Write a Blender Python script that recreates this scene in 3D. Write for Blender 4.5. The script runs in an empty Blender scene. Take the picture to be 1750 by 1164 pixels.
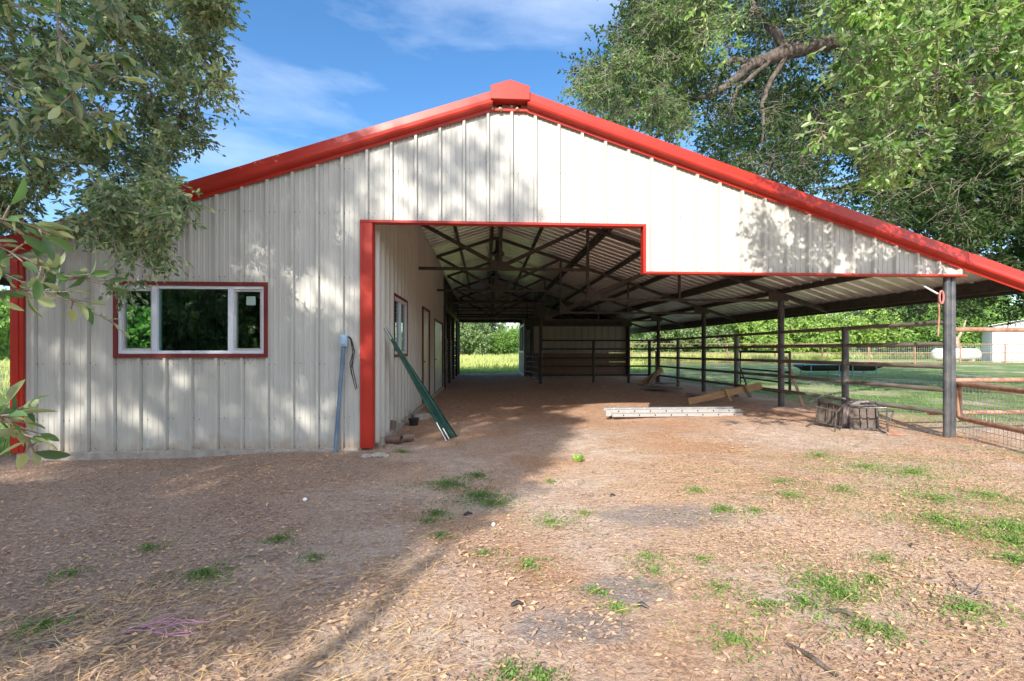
import bpy, math, random
import numpy as np
from mathutils import Vector, Matrix
R = math.radians
rng = np.random.default_rng(7)
random.seed(7)
scene = bpy.context.scene
col = scene.collection

# ------------------------------------------------------------------ camera, light, exposure
F, YAW, EYE, HZ = 785.0, R(3.28), 1.28, 597.0        # focal length and horizon in photo pixels
CY, SY = math.cos(YAW), math.sin(YAW)
cd = bpy.data.cameras.new('camera'); cam = bpy.data.objects.new('camera', cd); col.objects.link(cam)
cam.location = (0, 0, EYE); cam.rotation_euler = (R(90), 0, -YAW)
cd.sensor_width = 36; cd.lens = F / 1750 * 36; cd.shift_y = 15 / 1750
cd.clip_start = 0.05; cd.clip_end = 3000
scene.camera = cam

SUNV = Vector((1.72, 4.4, -2.82)).normalized()       # direction the light travels
elev = math.asin(-SUNV.z)
sd = bpy.data.lights.new('sun', 'SUN'); sd.energy = 4.0; sd.angle = R(0.55); sd.color = (1, .93, .82)
so = bpy.data.objects.new('sun', sd); col.objects.link(so)
so.rotation_euler = SUNV.to_track_quat('-Z', 'Y').to_euler()

world = bpy.data.worlds.new('World'); scene.world = world; world.use_nodes = True
nt = world.node_tree; nt.nodes.clear()
out = nt.nodes.new('ShaderNodeOutputWorld'); bg = nt.nodes.new('ShaderNodeBackground')
sky = nt.nodes.new('ShaderNodeTexSky'); sky.sky_type = 'NISHITA'; sky.sun_disc = False
sky.sun_elevation = elev
sky.sun_rotation = math.atan2(-SUNV.x, -SUNV.y)
sky.air_density = 1.0; sky.dust_density = 0.3; sky.ozone_density = 2.5
bg.inputs['Strength'].default_value = 0.15
tc = nt.nodes.new('ShaderNodeTexCoord')
mp = nt.nodes.new('ShaderNodeMapping'); mp.inputs['Scale'].default_value = (1.0, 1.0, 4.2); mp.inputs['Rotation'].default_value = (0.1, 0.25, 0.3)
n1 = nt.nodes.new('ShaderNodeTexNoise'); n1.inputs['Scale'].default_value = 2.6; n1.inputs['Detail'].default_value = 9; n1.inputs['Roughness'].default_value = 0.56
n1.inputs['Distortion'].default_value = 0.15
rp = nt.nodes.new('ShaderNodeValToRGB'); rp.color_ramp.elements[0].position = 0.49; rp.color_ramp.elements[1].position = 0.80
rp.color_ramp.elements[0].color = (0, 0, 0, 1); rp.color_ramp.elements[1].color = (.36, .36, .36, 1)
hs = nt.nodes.new('ShaderNodeHueSaturation'); hs.inputs['Saturation'].default_value = 1.22; hs.inputs['Value'].default_value = 0.92
mx = nt.nodes.new('ShaderNodeMix'); mx.data_type = 'RGBA'
mx.inputs[7].default_value = (4.6, 5.1, 6.0, 1)
L = nt.links.new
L(tc.outputs['Generated'], mp.inputs['Vector']); L(mp.outputs['Vector'], n1.inputs['Vector']); L(n1.outputs['Fac'], rp.inputs['Fac'])
# unseen broken cloud added behind and far right of the viewer for fill light
sxyz = nt.nodes.new('ShaderNodeSeparateXYZ'); L(tc.outputs['Generated'], sxyz.inputs[0])
cb = nt.nodes.new('ShaderNodeMapRange'); cb.interpolation_type = 'SMOOTHSTEP'; cb.inputs['From Min'].default_value = .05; cb.inputs['From Max'].default_value = -.55
L(sxyz.outputs['Y'], cb.inputs['Value'])
cx = nt.nodes.new('ShaderNodeMapRange'); cx.interpolation_type = 'SMOOTHSTEP'; cx.inputs['From Min'].default_value = .80; cx.inputs['From Max'].default_value = .97; L(sxyz.outputs['X'], cx.inputs['Value'])
cm = nt.nodes.new('ShaderNodeMath'); cm.operation = 'MAXIMUM'; L(cb.outputs[0], cm.inputs[0]); L(cx.outputs[0], cm.inputs[1])
n4 = nt.nodes.new('ShaderNodeTexNoise'); n4.inputs['Scale'].default_value = 3.2; n4.inputs['Detail'].default_value = 8; L(mp.outputs['Vector'], n4.inputs['Vector'])
r4 = nt.nodes.new('ShaderNodeMapRange'); r4.inputs['From Min'].default_value = .38; r4.inputs['From Max'].default_value = .55; L(n4.outputs['Fac'], r4.inputs['Value'])
m4 = nt.nodes.new('ShaderNodeMath'); m4.operation = 'MULTIPLY'; L(cm.outputs[0], m4.inputs[0]); L(r4.outputs[0], m4.inputs[1])
mx4 = nt.nodes.new('ShaderNodeMix'); mx4.data_type = 'RGBA'; mx4.inputs[7].default_value = (9.6, 10.0, 10.8, 1)
L(sky.outputs['Color'], hs.inputs['Color']); L(hs.outputs['Color'], mx.inputs[6]); L(rp.outputs['Color'], mx.inputs[0])
L(mx.outputs[2], mx4.inputs[6]); L(m4.outputs[0], mx4.inputs[0]); L(mx4.outputs[2], bg.inputs['Color']); L(bg.outputs['Background'], out.inputs['Surface'])
vs = scene.view_settings
vs.view_transform = 'Standard'; vs.look = 'None'; vs.gamma = 1; vs.use_curve_mapping = False; vs.exposure = 0.94
try:
    scene.cycles.max_bounces = 8; scene.cycles.diffuse_bounces = 5; scene.cycles.transparent_max_bounces = 12
except Exception: pass

# ------------------------------------------------------------------ placing helpers
def at(px, py, Y):
    a, b = (px - 875) / F, (HZ - py) / F
    d = (CY * a + SY, -SY * a + CY, b); t = Y / d[1]
    return Vector((d[0] * t, Y, EYE + b * t))
def gr(px, py, z=0.0):
    a, b = (px - 875) / F, (HZ - py) / F
    t = (z - EYE) / b
    return Vector(((CY * a + SY) * t, (-SY * a + CY) * t, z))

# ------------------------------------------------------------------ materials
def mat(name, col_a, rough=.6, metal=0., col_b=None, scale=8., bump=0., bscale=None, spec=.5, detail=6, stretch=None, contrast=(.35, .65), trans=0.):
    m = bpy.data.materials.new(name); m.use_nodes = True
    t = m.node_tree; p = t.nodes['Principled BSDF']
    p.inputs['Roughness'].default_value = rough; p.inputs['Metallic'].default_value = metal
    p.inputs['Specular IOR Level'].default_value = spec
    p.inputs['Base Color'].default_value = (*col_a, 1)
    if col_b is not None or bump:
        tcn = t.nodes.new('ShaderNodeTexCoord'); mpn = t.nodes.new('ShaderNodeMapping')
        mpn.inputs['Scale'].default_value = stretch or (1, 1, 1)
        t.links.new(tcn.outputs['Object'], mpn.inputs['Vector'])
    if col_b is not None:
        n = t.nodes.new('ShaderNodeTexNoise'); n.inputs['Scale'].default_value = scale; n.inputs['Detail'].default_value = detail
        r = t.nodes.new('ShaderNodeValToRGB')
        r.color_ramp.elements[0].position, r.color_ramp.elements[1].position = contrast
        r.color_ramp.elements[0].color = (*col_a, 1); r.color_ramp.elements[1].color = (*col_b, 1)
        t.links.new(mpn.outputs['Vector'], n.inputs['Vector']); t.links.new(n.outputs['Fac'], r.inputs['Fac'])
        t.links.new(r.outputs['Color'], p.inputs['Base Color'])
    if bump:
        n2 = t.nodes.new('ShaderNodeTexNoise'); n2.inputs['Scale'].default_value = bscale or scale * 2; n2.inputs['Detail'].default_value = 5
        b = t.nodes.new('ShaderNodeBump'); b.inputs['Strength'].default_value = min(1, bump); b.inputs['Distance'].default_value = .01 * max(1, bump)
        t.links.new(mpn.outputs['Vector'], n2.inputs['Vector']); t.links.new(n2.outputs['Fac'], b.inputs['Height'])
        t.links.new(b.outputs['Normal'], p.inputs['Normal'])
    return m

def leaf_mat(name, top, under, gloss=.35, transl=.25, spec=.45):
    """Two-sided leaf; colour varied by the per-leaf attribute 'tint' (.0 to 1.)."""
    m = bpy.data.materials.new(name); m.use_nodes = True
    t = m.node_tree; p = t.nodes['Principled BSDF']; o = t.nodes['Material Output']
    p.inputs['Roughness'].default_value = gloss; p.inputs['Specular IOR Level'].default_value = spec
    g = t.nodes.new('ShaderNodeNewGeometry'); a = t.nodes.new('ShaderNodeAttribute'); a.attribute_name = 'tint'
    r1 = t.nodes.new('ShaderNodeValToRGB'); r2 = t.nodes.new('ShaderNodeValToRGB')
    for r, c in ((r1, top), (r2, under)):
        e = r.color_ramp.elements; e[0].color = (c[0] * .6, c[1] * .62, c[2] * .7, 1); e[1].color = (c[0] * 1.55, c[1] * 1.45, c[2] * 1.1, 1)
        k = e.new(.5); k.color = (*c, 1)
        t.links.new(a.outputs['Fac'], r.inputs['Fac'])
    mxn = t.nodes.new('ShaderNodeMix'); mxn.data_type = 'RGBA'
    t.links.new(g.outputs['Backfacing'], mxn.inputs[0]); t.links.new(r1.outputs['Color'], mxn.inputs[6]); t.links.new(r2.outputs['Color'], mxn.inputs[7])
    t.links.new(mxn.outputs[2], p.inputs['Base Color'])
    tr = t.nodes.new('ShaderNodeBsdfTranslucent'); ms = t.nodes.new('ShaderNodeMixShader'); ms.inputs['Fac'].default_value = transl
    h = t.nodes.new('ShaderNodeHueSaturation'); h.inputs['Value'].default_value = 1.5; h.inputs['Saturation'].default_value = 1.15
    t.links.new(mxn.outputs[2], h.inputs['Color']); t.links.new(h.outputs['Color'], tr.inputs['Color'])
    t.links.new(p.outputs['BSDF'], ms.inputs[1]); t.links.new(tr.outputs['BSDF'], ms.inputs[2]); t.links.new(ms.outputs['Shader'], o.inputs['Surface'])
    return m

M = {}
def panel_mat():
    """painted steel cladding: dusty off-white, faint rain streaks, dirt splashed near the ground"""
    m = bpy.data.materials.new('off_white_cladding'); m.use_nodes = True
    t = m.node_tree; p = t.nodes['Principled BSDF']; N = t.nodes.new; K = t.links.new
    p.inputs['Roughness'].default_value = .42; p.inputs['Specular IOR Level'].default_value = .4
    tcn = N('ShaderNodeTexCoord'); mpn = N('ShaderNodeMapping'); mpn.inputs['Scale'].default_value = (9, 9, .5)
    n = N('ShaderNodeTexNoise'); n.inputs['Scale'].default_value = 1.5; n.inputs['Detail'].default_value = 6
    r = N('ShaderNodeValToRGB'); r.color_ramp.elements[0].position = .3; r.color_ramp.elements[1].position = .62
    r.color_ramp.elements[0].color = (.455, .45, .415, 1); r.color_ramp.elements[1].color = (.505, .50, .465, 1)
    K(tcn.outputs['Object'], mpn.inputs['Vector']); K(mpn.outputs['Vector'], n.inputs['Vector']); K(n.outputs['Fac'], r.inputs['Fac'])
    # mud splash
    g = N('ShaderNodeSeparateXYZ'); K(tcn.outputs['Object'], g.inputs[0])
    n2 = N('ShaderNodeTexNoise'); n2.inputs['Scale'].default_value = 6; n2.inputs['Detail'].default_value = 8; K(tcn.outputs['Object'], n2.inputs['Vector'])
    ma = N('ShaderNodeMath'); ma.operation = 'MULTIPLY_ADD'; ma.inputs[1].default_value = .55; K(n2.outputs['Fac'], ma.inputs[0]); K(g.outputs['Z'], ma.inputs[2])
    mr = N('ShaderNodeMapRange'); mr.inputs['From Min'].default_value = .26; mr.inputs['From Max'].default_value = .5; mr.inputs['To Min'].default_value = .75; mr.inputs['To Max'].default_value = 0
    K(ma.outputs[0], mr.inputs['Value'])
    mxn = N('ShaderNodeMix'); mxn.data_type = 'RGBA'; mxn.inputs[7].default_value = (.36, .27, .2, 1)
    K(mr.outputs[0], mxn.inputs[0]); K(r.outputs['Color'], mxn.inputs[6]); K(mxn.outputs[2], p.inputs['Base Color'])
    # faint waviness of thin steel
    n3 = N('ShaderNodeTexNoise'); n3.inputs['Scale'].default_value = 2.2; n3.inputs['Detail'].default_value = 2; K(tcn.outputs['Object'], n3.inputs['Vector'])
    b = N('ShaderNodeBump'); b.inputs['Strength'].default_value = .12; b.inputs['Distance'].default_value = .02
    K(n3.outputs['Fac'], b.inputs['Height']); K(b.outputs['Normal'], p.inputs['Normal'])
    return m
M['panel'] = panel_mat()
M['red'] = mat('red_trim', (.45, .030, .015), .4, col_b=(.39, .025, .014), scale=3, bump=.15, bscale=3, spec=.4)
M['maroon'] = mat('dark_red_window_trim', (.17, .016, .012), .45, col_b=(.13, .014, .011), scale=4)
M['galv'] = mat('galvanised_sheet', (.84, .85, .85), .32, .45, col_b=(.74, .75, .77), scale=5, bump=.1)
M['steel'] = mat('dark_primer_steel', (.042, .038, .035), .5, .1, col_b=(.075, .066, .06), scale=10)
M['pipe'] = mat('grey_painted_pipe', (.085, .095, .11), .36, .4, col_b=(.15, .15, .155), scale=9, bump=.2)
M['rail'] = mat('weathered_rail_pipe', (.27, .235, .205), .6, .1, col_b=(.13, .115, .105), scale=14, stretch=(1, .25, 1))
M['rust'] = mat('rusty_pipe', (.27, .12, .075), .75, .05, col_b=(.42, .26, .18), scale=12, bump=.3)
M['wire'] = mat('galvanised_wire', (.60, .60, .58), .5, .35)
M['white'] = mat('white_vinyl', (.62, .66, .74), .4)
M['alu'] = mat('aluminium', (.62, .62, .62), .4, .55, col_b=(.5, .5, .5), scale=20, stretch=(1, 6, 6))
M['dark'] = mat('black_hole', (.02, .02, .02), .7)
M['wood'] = mat('pine_board', (.50, .32, .165), .7, col_b=(.38, .23, .12), scale=6, stretch=(1, 8, 8), bump=.3)
M['oldwood'] = mat('old_brown_board', (.16, .10, .065), .8, col_b=(.24, .17, .12), scale=7, stretch=(8, 1, 8), bump=.3)
M['greywood'] = mat('weathered_grey_board', (.28, .25, .22), .85, col_b=(.17, .15, .13), scale=9, stretch=(1, 8, 8), bump=.4)
M['wains'] = mat('stained_plank_wall', (.19, .11, .08), .7, col_b=(.27, .17, .125), scale=4, stretch=(1, 1, 10), bump=.2)
M['concrete'] = mat('concrete', (.42, .39, .35), .9, col_b=(.30, .27, .24), scale=12, bump=.5)
M['stone'] = mat('pale_stone', (.46, .42, .37), .9, col_b=(.33, .29, .25), scale=18, bump=.6)
M['green'] = mat('dark_green_post', (.010, .055, .045), .4, .2, col_b=(.02, .08, .06), scale=12)
M['blue'] = mat('blue_grey_conduit', (.10, .17, .27), .5, col_b=(.14, .21, .30), scale=8)
M['bluebox'] = mat('pale_blue_box', (.32, .46, .62), .5)
M['black'] = mat('black_rubber', (.015, .015, .017), .5)
M['chairf'] = mat('worn_chair_tube', (.07, .07, .075), .45, .4, col_b=(.20, .18, .17), scale=25)
M['seatb'] = mat('taupe_board', (.17, .135, .115), .8, col_b=(.12, .095, .08), scale=10)
M['pad'] = mat('faded_cushion', (.34, .28, .28), .85, col_b=(.26, .21, .2), scale=14)
M['clay'] = mat('clay_brown', (.13, .085, .065), .7, col_b=(.20, .13, .1), scale=14)
M['pink'] = mat('pink_twine', (.52, .27, .37), .8)
M['pinkstrap'] = mat('faded_red_plastic', (.42, .16, .14), .6)
M['whitep'] = mat('white_plastic', (.8, .8, .78), .5)
M['tank'] = mat('white_tank_paint', (.72, .72, .70), .4, col_b=(.6, .6, .58), scale=3)
M['trough'] = mat('pale_blue_frame', (.16, .36, .42), .5)
M['nest'] = mat('papery_nest', (.45, .30, .2), .9, col_b=(.3, .2, .13), scale=30)
M['roomdark'] = mat('bare_room_board', (.10, .10, .095), .9)
M['sticker'] = mat('window_sticker', (.30, .42, .38), .6)
def bark_mat():
    m = mat('oak_bark', (.055, .042, .033), .9, col_b=(.15, .12, .10), scale=14, stretch=(1, 1, .4), bump=3., bscale=22)
    return m
M['bark'] = bark_mat()
M['twig'] = mat('twig', (.20, .16, .12), .8, col_b=(.30, .26, .21), scale=20)
def glass_mat():
    m = bpy.data.materials.new('window_glass'); m.use_nodes = True; t = m.node_tree; t.nodes.clear()
    o = t.nodes.new('ShaderNodeOutputMaterial'); tr = t.nodes.new('ShaderNodeBsdfTransparent'); g = t.nodes.new('ShaderNodeBsdfGlossy')
    tr.inputs['Color'].default_value = (.6, .76, .70, 1); g.inputs['Roughness'].default_value = .015; g.inputs['Color'].default_value = (.9, 1, .98, 1)
    lw_ = t.nodes.new('ShaderNodeLayerWeight'); lw_.inputs['Blend'].default_value = .35; fr = t.nodes.new('ShaderNodeMath'); fr.operation = 'MULTIPLY_ADD'; fr.inputs[1].default_value = .3; fr.inputs[2].default_value = .09
    t.links.new(lw_.outputs['Facing'], fr.inputs[0])
    ms = t.nodes.new('ShaderNodeMixShader')
    t.links.new(fr.outputs[0], ms.inputs['Fac']); t.links.new(tr.outputs[0], ms.inputs[1]); t.links.new(g.outputs[0], ms.inputs[2]); t.links.new(ms.outputs[0], o.inputs['Surface'])
    return m
M['glass'] = glass_mat()
M['leafL'] = leaf_mat('oak_leaf_olive', (.09, .17, .06), (.30, .36, .19), .36, .34)
M['leafR'] = leaf_mat('oak_leaf_shaded', (.026, .07, .017), (.06, .115, .032), .42, .28, .28)  # darker oak leaf: shade inside the right crown is put into its colour
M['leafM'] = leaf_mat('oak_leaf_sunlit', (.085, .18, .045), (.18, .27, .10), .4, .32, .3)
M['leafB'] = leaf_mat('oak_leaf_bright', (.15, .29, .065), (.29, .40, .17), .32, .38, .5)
M['leafF'] = leaf_mat('far_leaf', (.19, .33, .085), (.22, .36, .11), .6, .3, .2)
M['leafG'] = leaf_mat('far_leaf_grey', (.24, .34, .16), (.27, .36, .18), .6, .3, .2)
M['leafY'] = leaf_mat('far_leaf_bright', (.29, .42, .12), (.33, .46, .15), .6, .35, .2)
M['weed'] = leaf_mat('weed_leaf', (.14, .235, .07), (.17, .26, .09), .55, .3, .2)
M['grass'] = leaf_mat('grass_blade', (.22, .33, .12), (.24, .35, .14), .6, .35, .2)
M['meadow'] = leaf_mat('meadow_blade', (.36, .40, .16), (.36, .40, .18), .7, .35, .2)
M['litter'] = leaf_mat('dry_leaf', (.50, .335, .24), (.60, .45, .34), .6, .1, .3)
M['straw'] = leaf_mat('dry_straw', (.55, .39, .21), (.58, .42, .24), .6, .1, .3)

# ------------------------------------------------------------------ object helpers
def tag(o, label=None, cat=None, group=None, kind=None):
    if label: o['label'] = label
    if cat: o['category'] = cat
    if group: o['group'] = group
    if kind: o['kind'] = kind
    return o
def empty(name, loc=(0, 0, 0), rot=(0, 0, 0), label=None, cat=None, group=None):
    o = bpy.data.objects.new(name, None); col.objects.link(o); o.location = loc; o.rotation_euler = rot
    o.empty_display_size = .1
    return tag(o, label, cat, group)
def copy_tree(o, parent=None):
    c = o.copy(); col.objects.link(c)
    if parent: c.parent = parent
    for ch in list(o.children): copy_tree(ch, c)
    return c

class MB:
    def __init__(s): s.v = []; s.f = []; s.mi = []; s.cur = 0
    def add(s, vs, fs):
        b = len(s.v); s.v += [tuple(v) for v in vs]
        s.f += [tuple(i + b for i in f) for f in fs]; s.mi += [s.cur] * len(fs); return s
    def box(s, x0, x1, y0, y1, z0, z1):
        return s.add([(x0,y0,z0),(x1,y0,z0),(x1,y1,z0),(x0,y1,z0),(x0,y0,z1),(x1,y0,z1),(x1,y1,z1),(x0,y1,z1)],
                     [(0,3,2,1),(4,5,6,7),(0,1,5,4),(1,2,6,5),(2,3,7,6),(3,0,4,7)])
    def beam(s, a, b, w, h, up=(0, 0, 1), roll=0.):
        a, b = Vector(a), Vector(b); d = (b - a).normalized(); u = Vector(up)
        if abs(d.dot(u)) > .99: u = Vector((0, 1, 0))
        r = d.cross(u).normalized(); u = r.cross(d).normalized()
        if roll: q = Matrix.Rotation(roll, 3, d); r = q @ r; u = q @ u
        vs = []
        for p in (a, b):
            for i, j in ((-1,-1),(1,-1),(1,1),(-1,1)): vs.append(p + r * (w/2*i) + u * (h/2*j))
        return s.add(vs, [(3,2,1,0),(4,5,6,7),(0,1,5,4),(1,2,6,5),(2,3,7,6),(3,0,4,7)])
    def tube(s, pts, rad, n=10, caps=True):
        pts = [Vector(p) for p in pts]; rads = rad if isinstance(rad, (list, tuple)) else [rad] * len(pts)
        prev = None; vs = []
        for i, p in enumerate(pts):
            d = (pts[min(i+1, len(pts)-1)] - pts[max(i-1, 0)]).normalized()
            if prev is None:
                u = Vector((0, 0, 1)) if abs(d.z) < .9 else Vector((1, 0, 0))
                r = d.cross(u).normalized()
            else: r = (prev - d * prev.dot(d)).normalized()
            prev = r; q = d.cross(r)
            for k in range(n):
                a = 2 * math.pi * k / n; vs.append(p + (r * math.cos(a) + q * math.sin(a)) * rads[i])
        fs = [(i*n+k, i*n+(k+1) % n, (i+1)*n+(k+1) % n, (i+1)*n+k) for i in range(len(pts)-1) for k in range(n)]
        if caps: fs += [tuple(range(n))[::-1], tuple((len(pts)-1)*n + k for k in range(n))]
        return s.add(vs, fs)
    def lathe(s, c, prof, n=20, axis='Z'):
        vs = []
        for r, z in prof:
            for k in range(n):
                a = 2*math.pi*k/n; x, y = r*math.cos(a), r*math.sin(a)
                vs.append((c[0]+x, c[1]+y, c[2]+z) if axis == 'Z' else (c[0]+z, c[1]+x, c[2]+y))
        m = len(prof)
        return s.add(vs, [(i*n+k, i*n+(k+1) % n, (i+1)*n+(k+1) % n, (i+1)*n+k) for i in range(m-1) for k in range(n)])
    def prism(s, poly, a, b):
        """poly: list of 3D offsets; swept from a to b"""
        n = len(poly); a, b = Vector(a), Vector(b)
        vs = [a + Vector(p) for p in poly] + [b + Vector(p) for p in poly]
        return s.add(vs, [tuple(range(n))[::-1], tuple(range(n, 2*n))] + [(i, (i+1) % n, n+(i+1) % n, n+i) for i in range(n)])
    def blob(s, c, r, seed=0, flat=.6):
        rr = random.Random(seed); n, m = 9, 6; vs = []; fs = []
        for i in range(m):
            th = math.pi * i / (m-1)
            for k in range(n):
                a = 2*math.pi*k/n; q = r * (.78 + .4*rr.random())
                vs.append((c[0]+q*math.sin(th)*math.cos(a), c[1]+q*math.sin(th)*math.sin(a), c[2]+q*flat*math.cos(th)))
        fs = [(i*n+k, i*n+(k+1) % n, (i+1)*n+(k+1) % n, (i+1)*n+k) for i in range(m-1) for k in range(n)]
        return s.add(vs, fs)
    def build(s, name, m, parent=None, smooth=False, bevel=0.):
        me = bpy.data.meshes.new(name); me.from_pydata([tuple(v) for v in s.v], [], s.f)
        ms = m if isinstance(m, (list, tuple)) else [m]
        for q in ms: me.materials.append(q)
        if len(ms) > 1: me.polygons.foreach_set('material_index', s.mi)
        me.validate(); me.update()
        if smooth:
            me.polygons.foreach_set('use_smooth', [True] * len(me.polygons))
            try: me.set_sharp_from_angle(angle=R(40))
            except Exception: pass
        o = bpy.data.objects.new(name, me); col.objects.link(o)
        if parent: o.parent = parent
        if bevel:
            md = o.modifiers.new('bevel', 'BEVEL'); md.width = bevel; md.segments = 2; md.limit_method = 'ANGLE'
        return o

def np_mesh(name, verts, faces, m, parent=None, tint=None, smooth=False):
    """verts (N,3), faces (K,4) or (K,3); tint per face"""
    me = bpy.data.meshes.new(name); k = faces.shape[1]
    me.vertices.add(len(verts)); me.vertices.foreach_set('co', verts.astype(np.float32).ravel())
    me.loops.add(faces.size); me.loops.foreach_set('vertex_index', faces.astype(np.int32).ravel())
    me.polygons.add(len(faces)); me.polygons.foreach_set('loop_start', np.arange(0, faces.size, k, dtype=np.int32))
    try: me.polygons.foreach_set('loop_total', np.full(len(faces), k, dtype=np.int32))
    except Exception: pass
    if smooth: me.polygons.foreach_set('use_smooth', np.ones(len(faces), dtype=bool))
    me.materials.append(m); me.update(calc_edges=True)
    if tint is not None:
        a = me.attributes.new('tint', 'FLOAT', 'FACE'); a.data.foreach_set('value', tint.astype(np.float32))
    o = bpy.data.objects.new(name, me); col.objects.link(o)
    if parent: o.parent = parent
    return o

def unit(v): return v / np.maximum(np.linalg.norm(v, axis=1, keepdims=True), 1e-9)
def leaf_arrays(P, Dr, size, width=.42, fine=False, nrm=None, fold=.18):
    """P base points, Dr unit directions, size per leaf"""
    n = len(P); size = np.broadcast_to(np.asarray(size, float).reshape(-1, 1), (n, 1))
    if nrm is None: nrm = rng.normal(size=(n, 3)) + np.array([0, 0, .8])
    side = unit(np.cross(Dr, nrm)); up = np.cross(side, Dr)
    if not fine:
        v = np.stack([P, P + Dr*size*.5 + side*size*width*.5 + up*size*fold, P + Dr*size, P + Dr*size*.5 - side*size*width*.5 + up*size*fold], 1)
        f = np.arange(n*4).reshape(n, 4)
        return v.reshape(-1, 3), f
    # fine leaf: stalk + blade with midrib fold and curved tip, 10 verts, 6 quads (some degenerate-free)
    ts = [.12, .34, .62, .86]; ws = [.20, .47, .46, .24]
    droop = -up * size * .10
    mid = [P + Dr*size*t + droop*(t*t) for t in ts]
    Lf = [m + side*size*width*w + up*size*fold*w for m, w in zip(mid, ws)]
    Rt = [m - side*size*width*w + up*size*fold*w for m, w in zip(mid, ws)]
    tip = P + Dr*size + droop
    V = np.stack([P] + mid + Lf + Rt + [tip], 1)   # 0 base, 1-4 mid, 5-8 L, 9-12 R, 13 tip
    F_ = []
    for i in range(3): F_ += [(1+i, 5+i, 6+i, 2+i), (1+i, 2+i, 10+i, 9+i)]
    F_ += [(0, 5, 1, 9), (4, 8, 13, 12)]
    F_ = np.array(F_)
    f = (np.arange(n)[:, None, None]*14 + F_[None]).reshape(-1, 4)
    return V.reshape(-1, 3), f

def ribbon_tubes(A, B, rad, n=3):
    """thin prisms from A to B arrays"""
    d = unit(B - A); u = unit(np.cross(d, np.array([.31, .17, .93]))); w = np.cross(d, u); vs = []
    for k in range(n):
        a = 2*math.pi*k/n; o = (u*math.cos(a) + w*math.sin(a))
        vs.append(A + o*rad); vs.append(B + o*rad*.5)
    V = np.stack(vs, 1); m = len(A)
    F_ = np.array([(2*k, 2*((k+1) % n), 2*((k+1) % n)+1, 2*k+1) for k in range(n)])
    f = (np.arange(m)[:, None, None]*2*n + F_[None]).reshape(-1, 4)
    return V.reshape(-1, 3), f

def foliage(clumps, twigs, leaves, size, droop=.3, fine=False, width=.42, twig_rad=.004, sz_var=.35, fold=.18, bend=True):
    """clumps: list of (x,y,z,r). returns leaf verts/faces/tint and twig verts/faces"""
    C = np.array([c[:3] for c in clumps], float); Rr = np.array([c[3] for c in clumps], float); n = len(C)
    ci = np.repeat(np.arange(n), twigs); m = len(ci)
    d = unit(rng.normal(size=(m, 3)) * np.array([1, 1, .75])); d[:, 2] -= droop * rng.random(m); d = unit(d)
    A = C[ci] + rng.normal(size=(m, 3)) * Rr[ci, None] * .22
    Ln = Rr[ci] * (.55 + .65 * rng.random(m)); B = A + d * Ln[:, None]
    B[:, 2] -= droop * Ln * .25
    li = np.repeat(np.arange(m), leaves); k = len(li)
    t = .2 + .8 * rng.random(k)
    P = A[li] + (B - A)[li] * t[:, None]
    ld = unit(unit((B - A)[li]) * .9 + rng.normal(size=(k, 3)) * .6 + np.array([0, 0, -.15]))
    sz = size * (1 - sz_var/2 + sz_var * rng.random(k))
    V, Fc = leaf_arrays(P, ld, sz, width, fine, fold=fold)
    ctint = rng.normal(.5, .14, n)
    tint = np.clip(ctint[ci][li] + rng.normal(0, .17, k), 0, 1)
    if fine: tint = np.repeat(tint, 8)
    TV, TF = ribbon_tubes(A, B, twig_rad)
    return V, Fc, tint, TV, TF

def inpoly(x, y, poly):
    c = False; j = len(poly) - 1
    for i in range(len(poly)):
        xi, yi = poly[i]; xj, yj = poly[j]
        if (yi > y) != (yj > y) and x < (xj-xi)*(y-yi)/(yj-yi)+xi: c = not c
        j = i
    return c
def crown_clumps(poly, n, Y0, Y1, rpx, holes=(), keep=None):
    """clump centres spread through the volume seen inside an outline, at depths Y0..Y1"""
    xs = [p[0] for p in poly]; ys = [p[1] for p in poly]; out = []; tries = 0
    while len(out) < n and tries < n * 80:
        tries += 1
        x, y = random.uniform(min(xs), max(xs)), random.uniform(min(ys), max(ys))
        if not inpoly(x, y, poly): continue
        if any((x-a)**2/c**2 + (y-b)**2/d**2 < 1 for a, b, c, d in holes): continue
        Y = random.uniform(Y0, Y1); p = at(x, y, Y)
        if keep and not keep(p): continue
        out.append((p.x, p.y, p.z, rpx * Y / F * random.uniform(.7, 1.25)))
    return out

# ================================================================== THE GROUND
D, XR, PITCH, ZP = 5.9, .308, .33, 4.38         # facade plane, ridge x, roof pitch, eaves line peak
XL, XW, XC = -5.71, -1.43, 6.29                 # outer left wall, aisle wall, right post line
YB = 24.0                                       # far gable
def smooth(a, b, x): t = np.clip((x-a)/(b-a), 0, 1); return t*t*(3-2*t)
def gz(x, y):
    x = np.asarray(x, float); y = np.asarray(y, float)
    z = -.075 + .075*smooth(-6.5, -1.5, x) + .07*smooth(-.5, 5, x)*smooth(1.5, 5.5, y)
    z = z + .012*np.sin(x*1.7+y*.9) + .010*np.sin(x*.8-y*2.1+1) + .006*np.sin(x*4.1+y*3.3)
    z = z*1.0 + .02*smooth(26, 40, y)
    return z
def GZ(x, y): return float(gz(x, y))
def ground_pt(px, py):
    p = gr(px, py, 0)
    for _ in range(6): p = gr(px, py, GZ(p.x, p.y))
    return p

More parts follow.
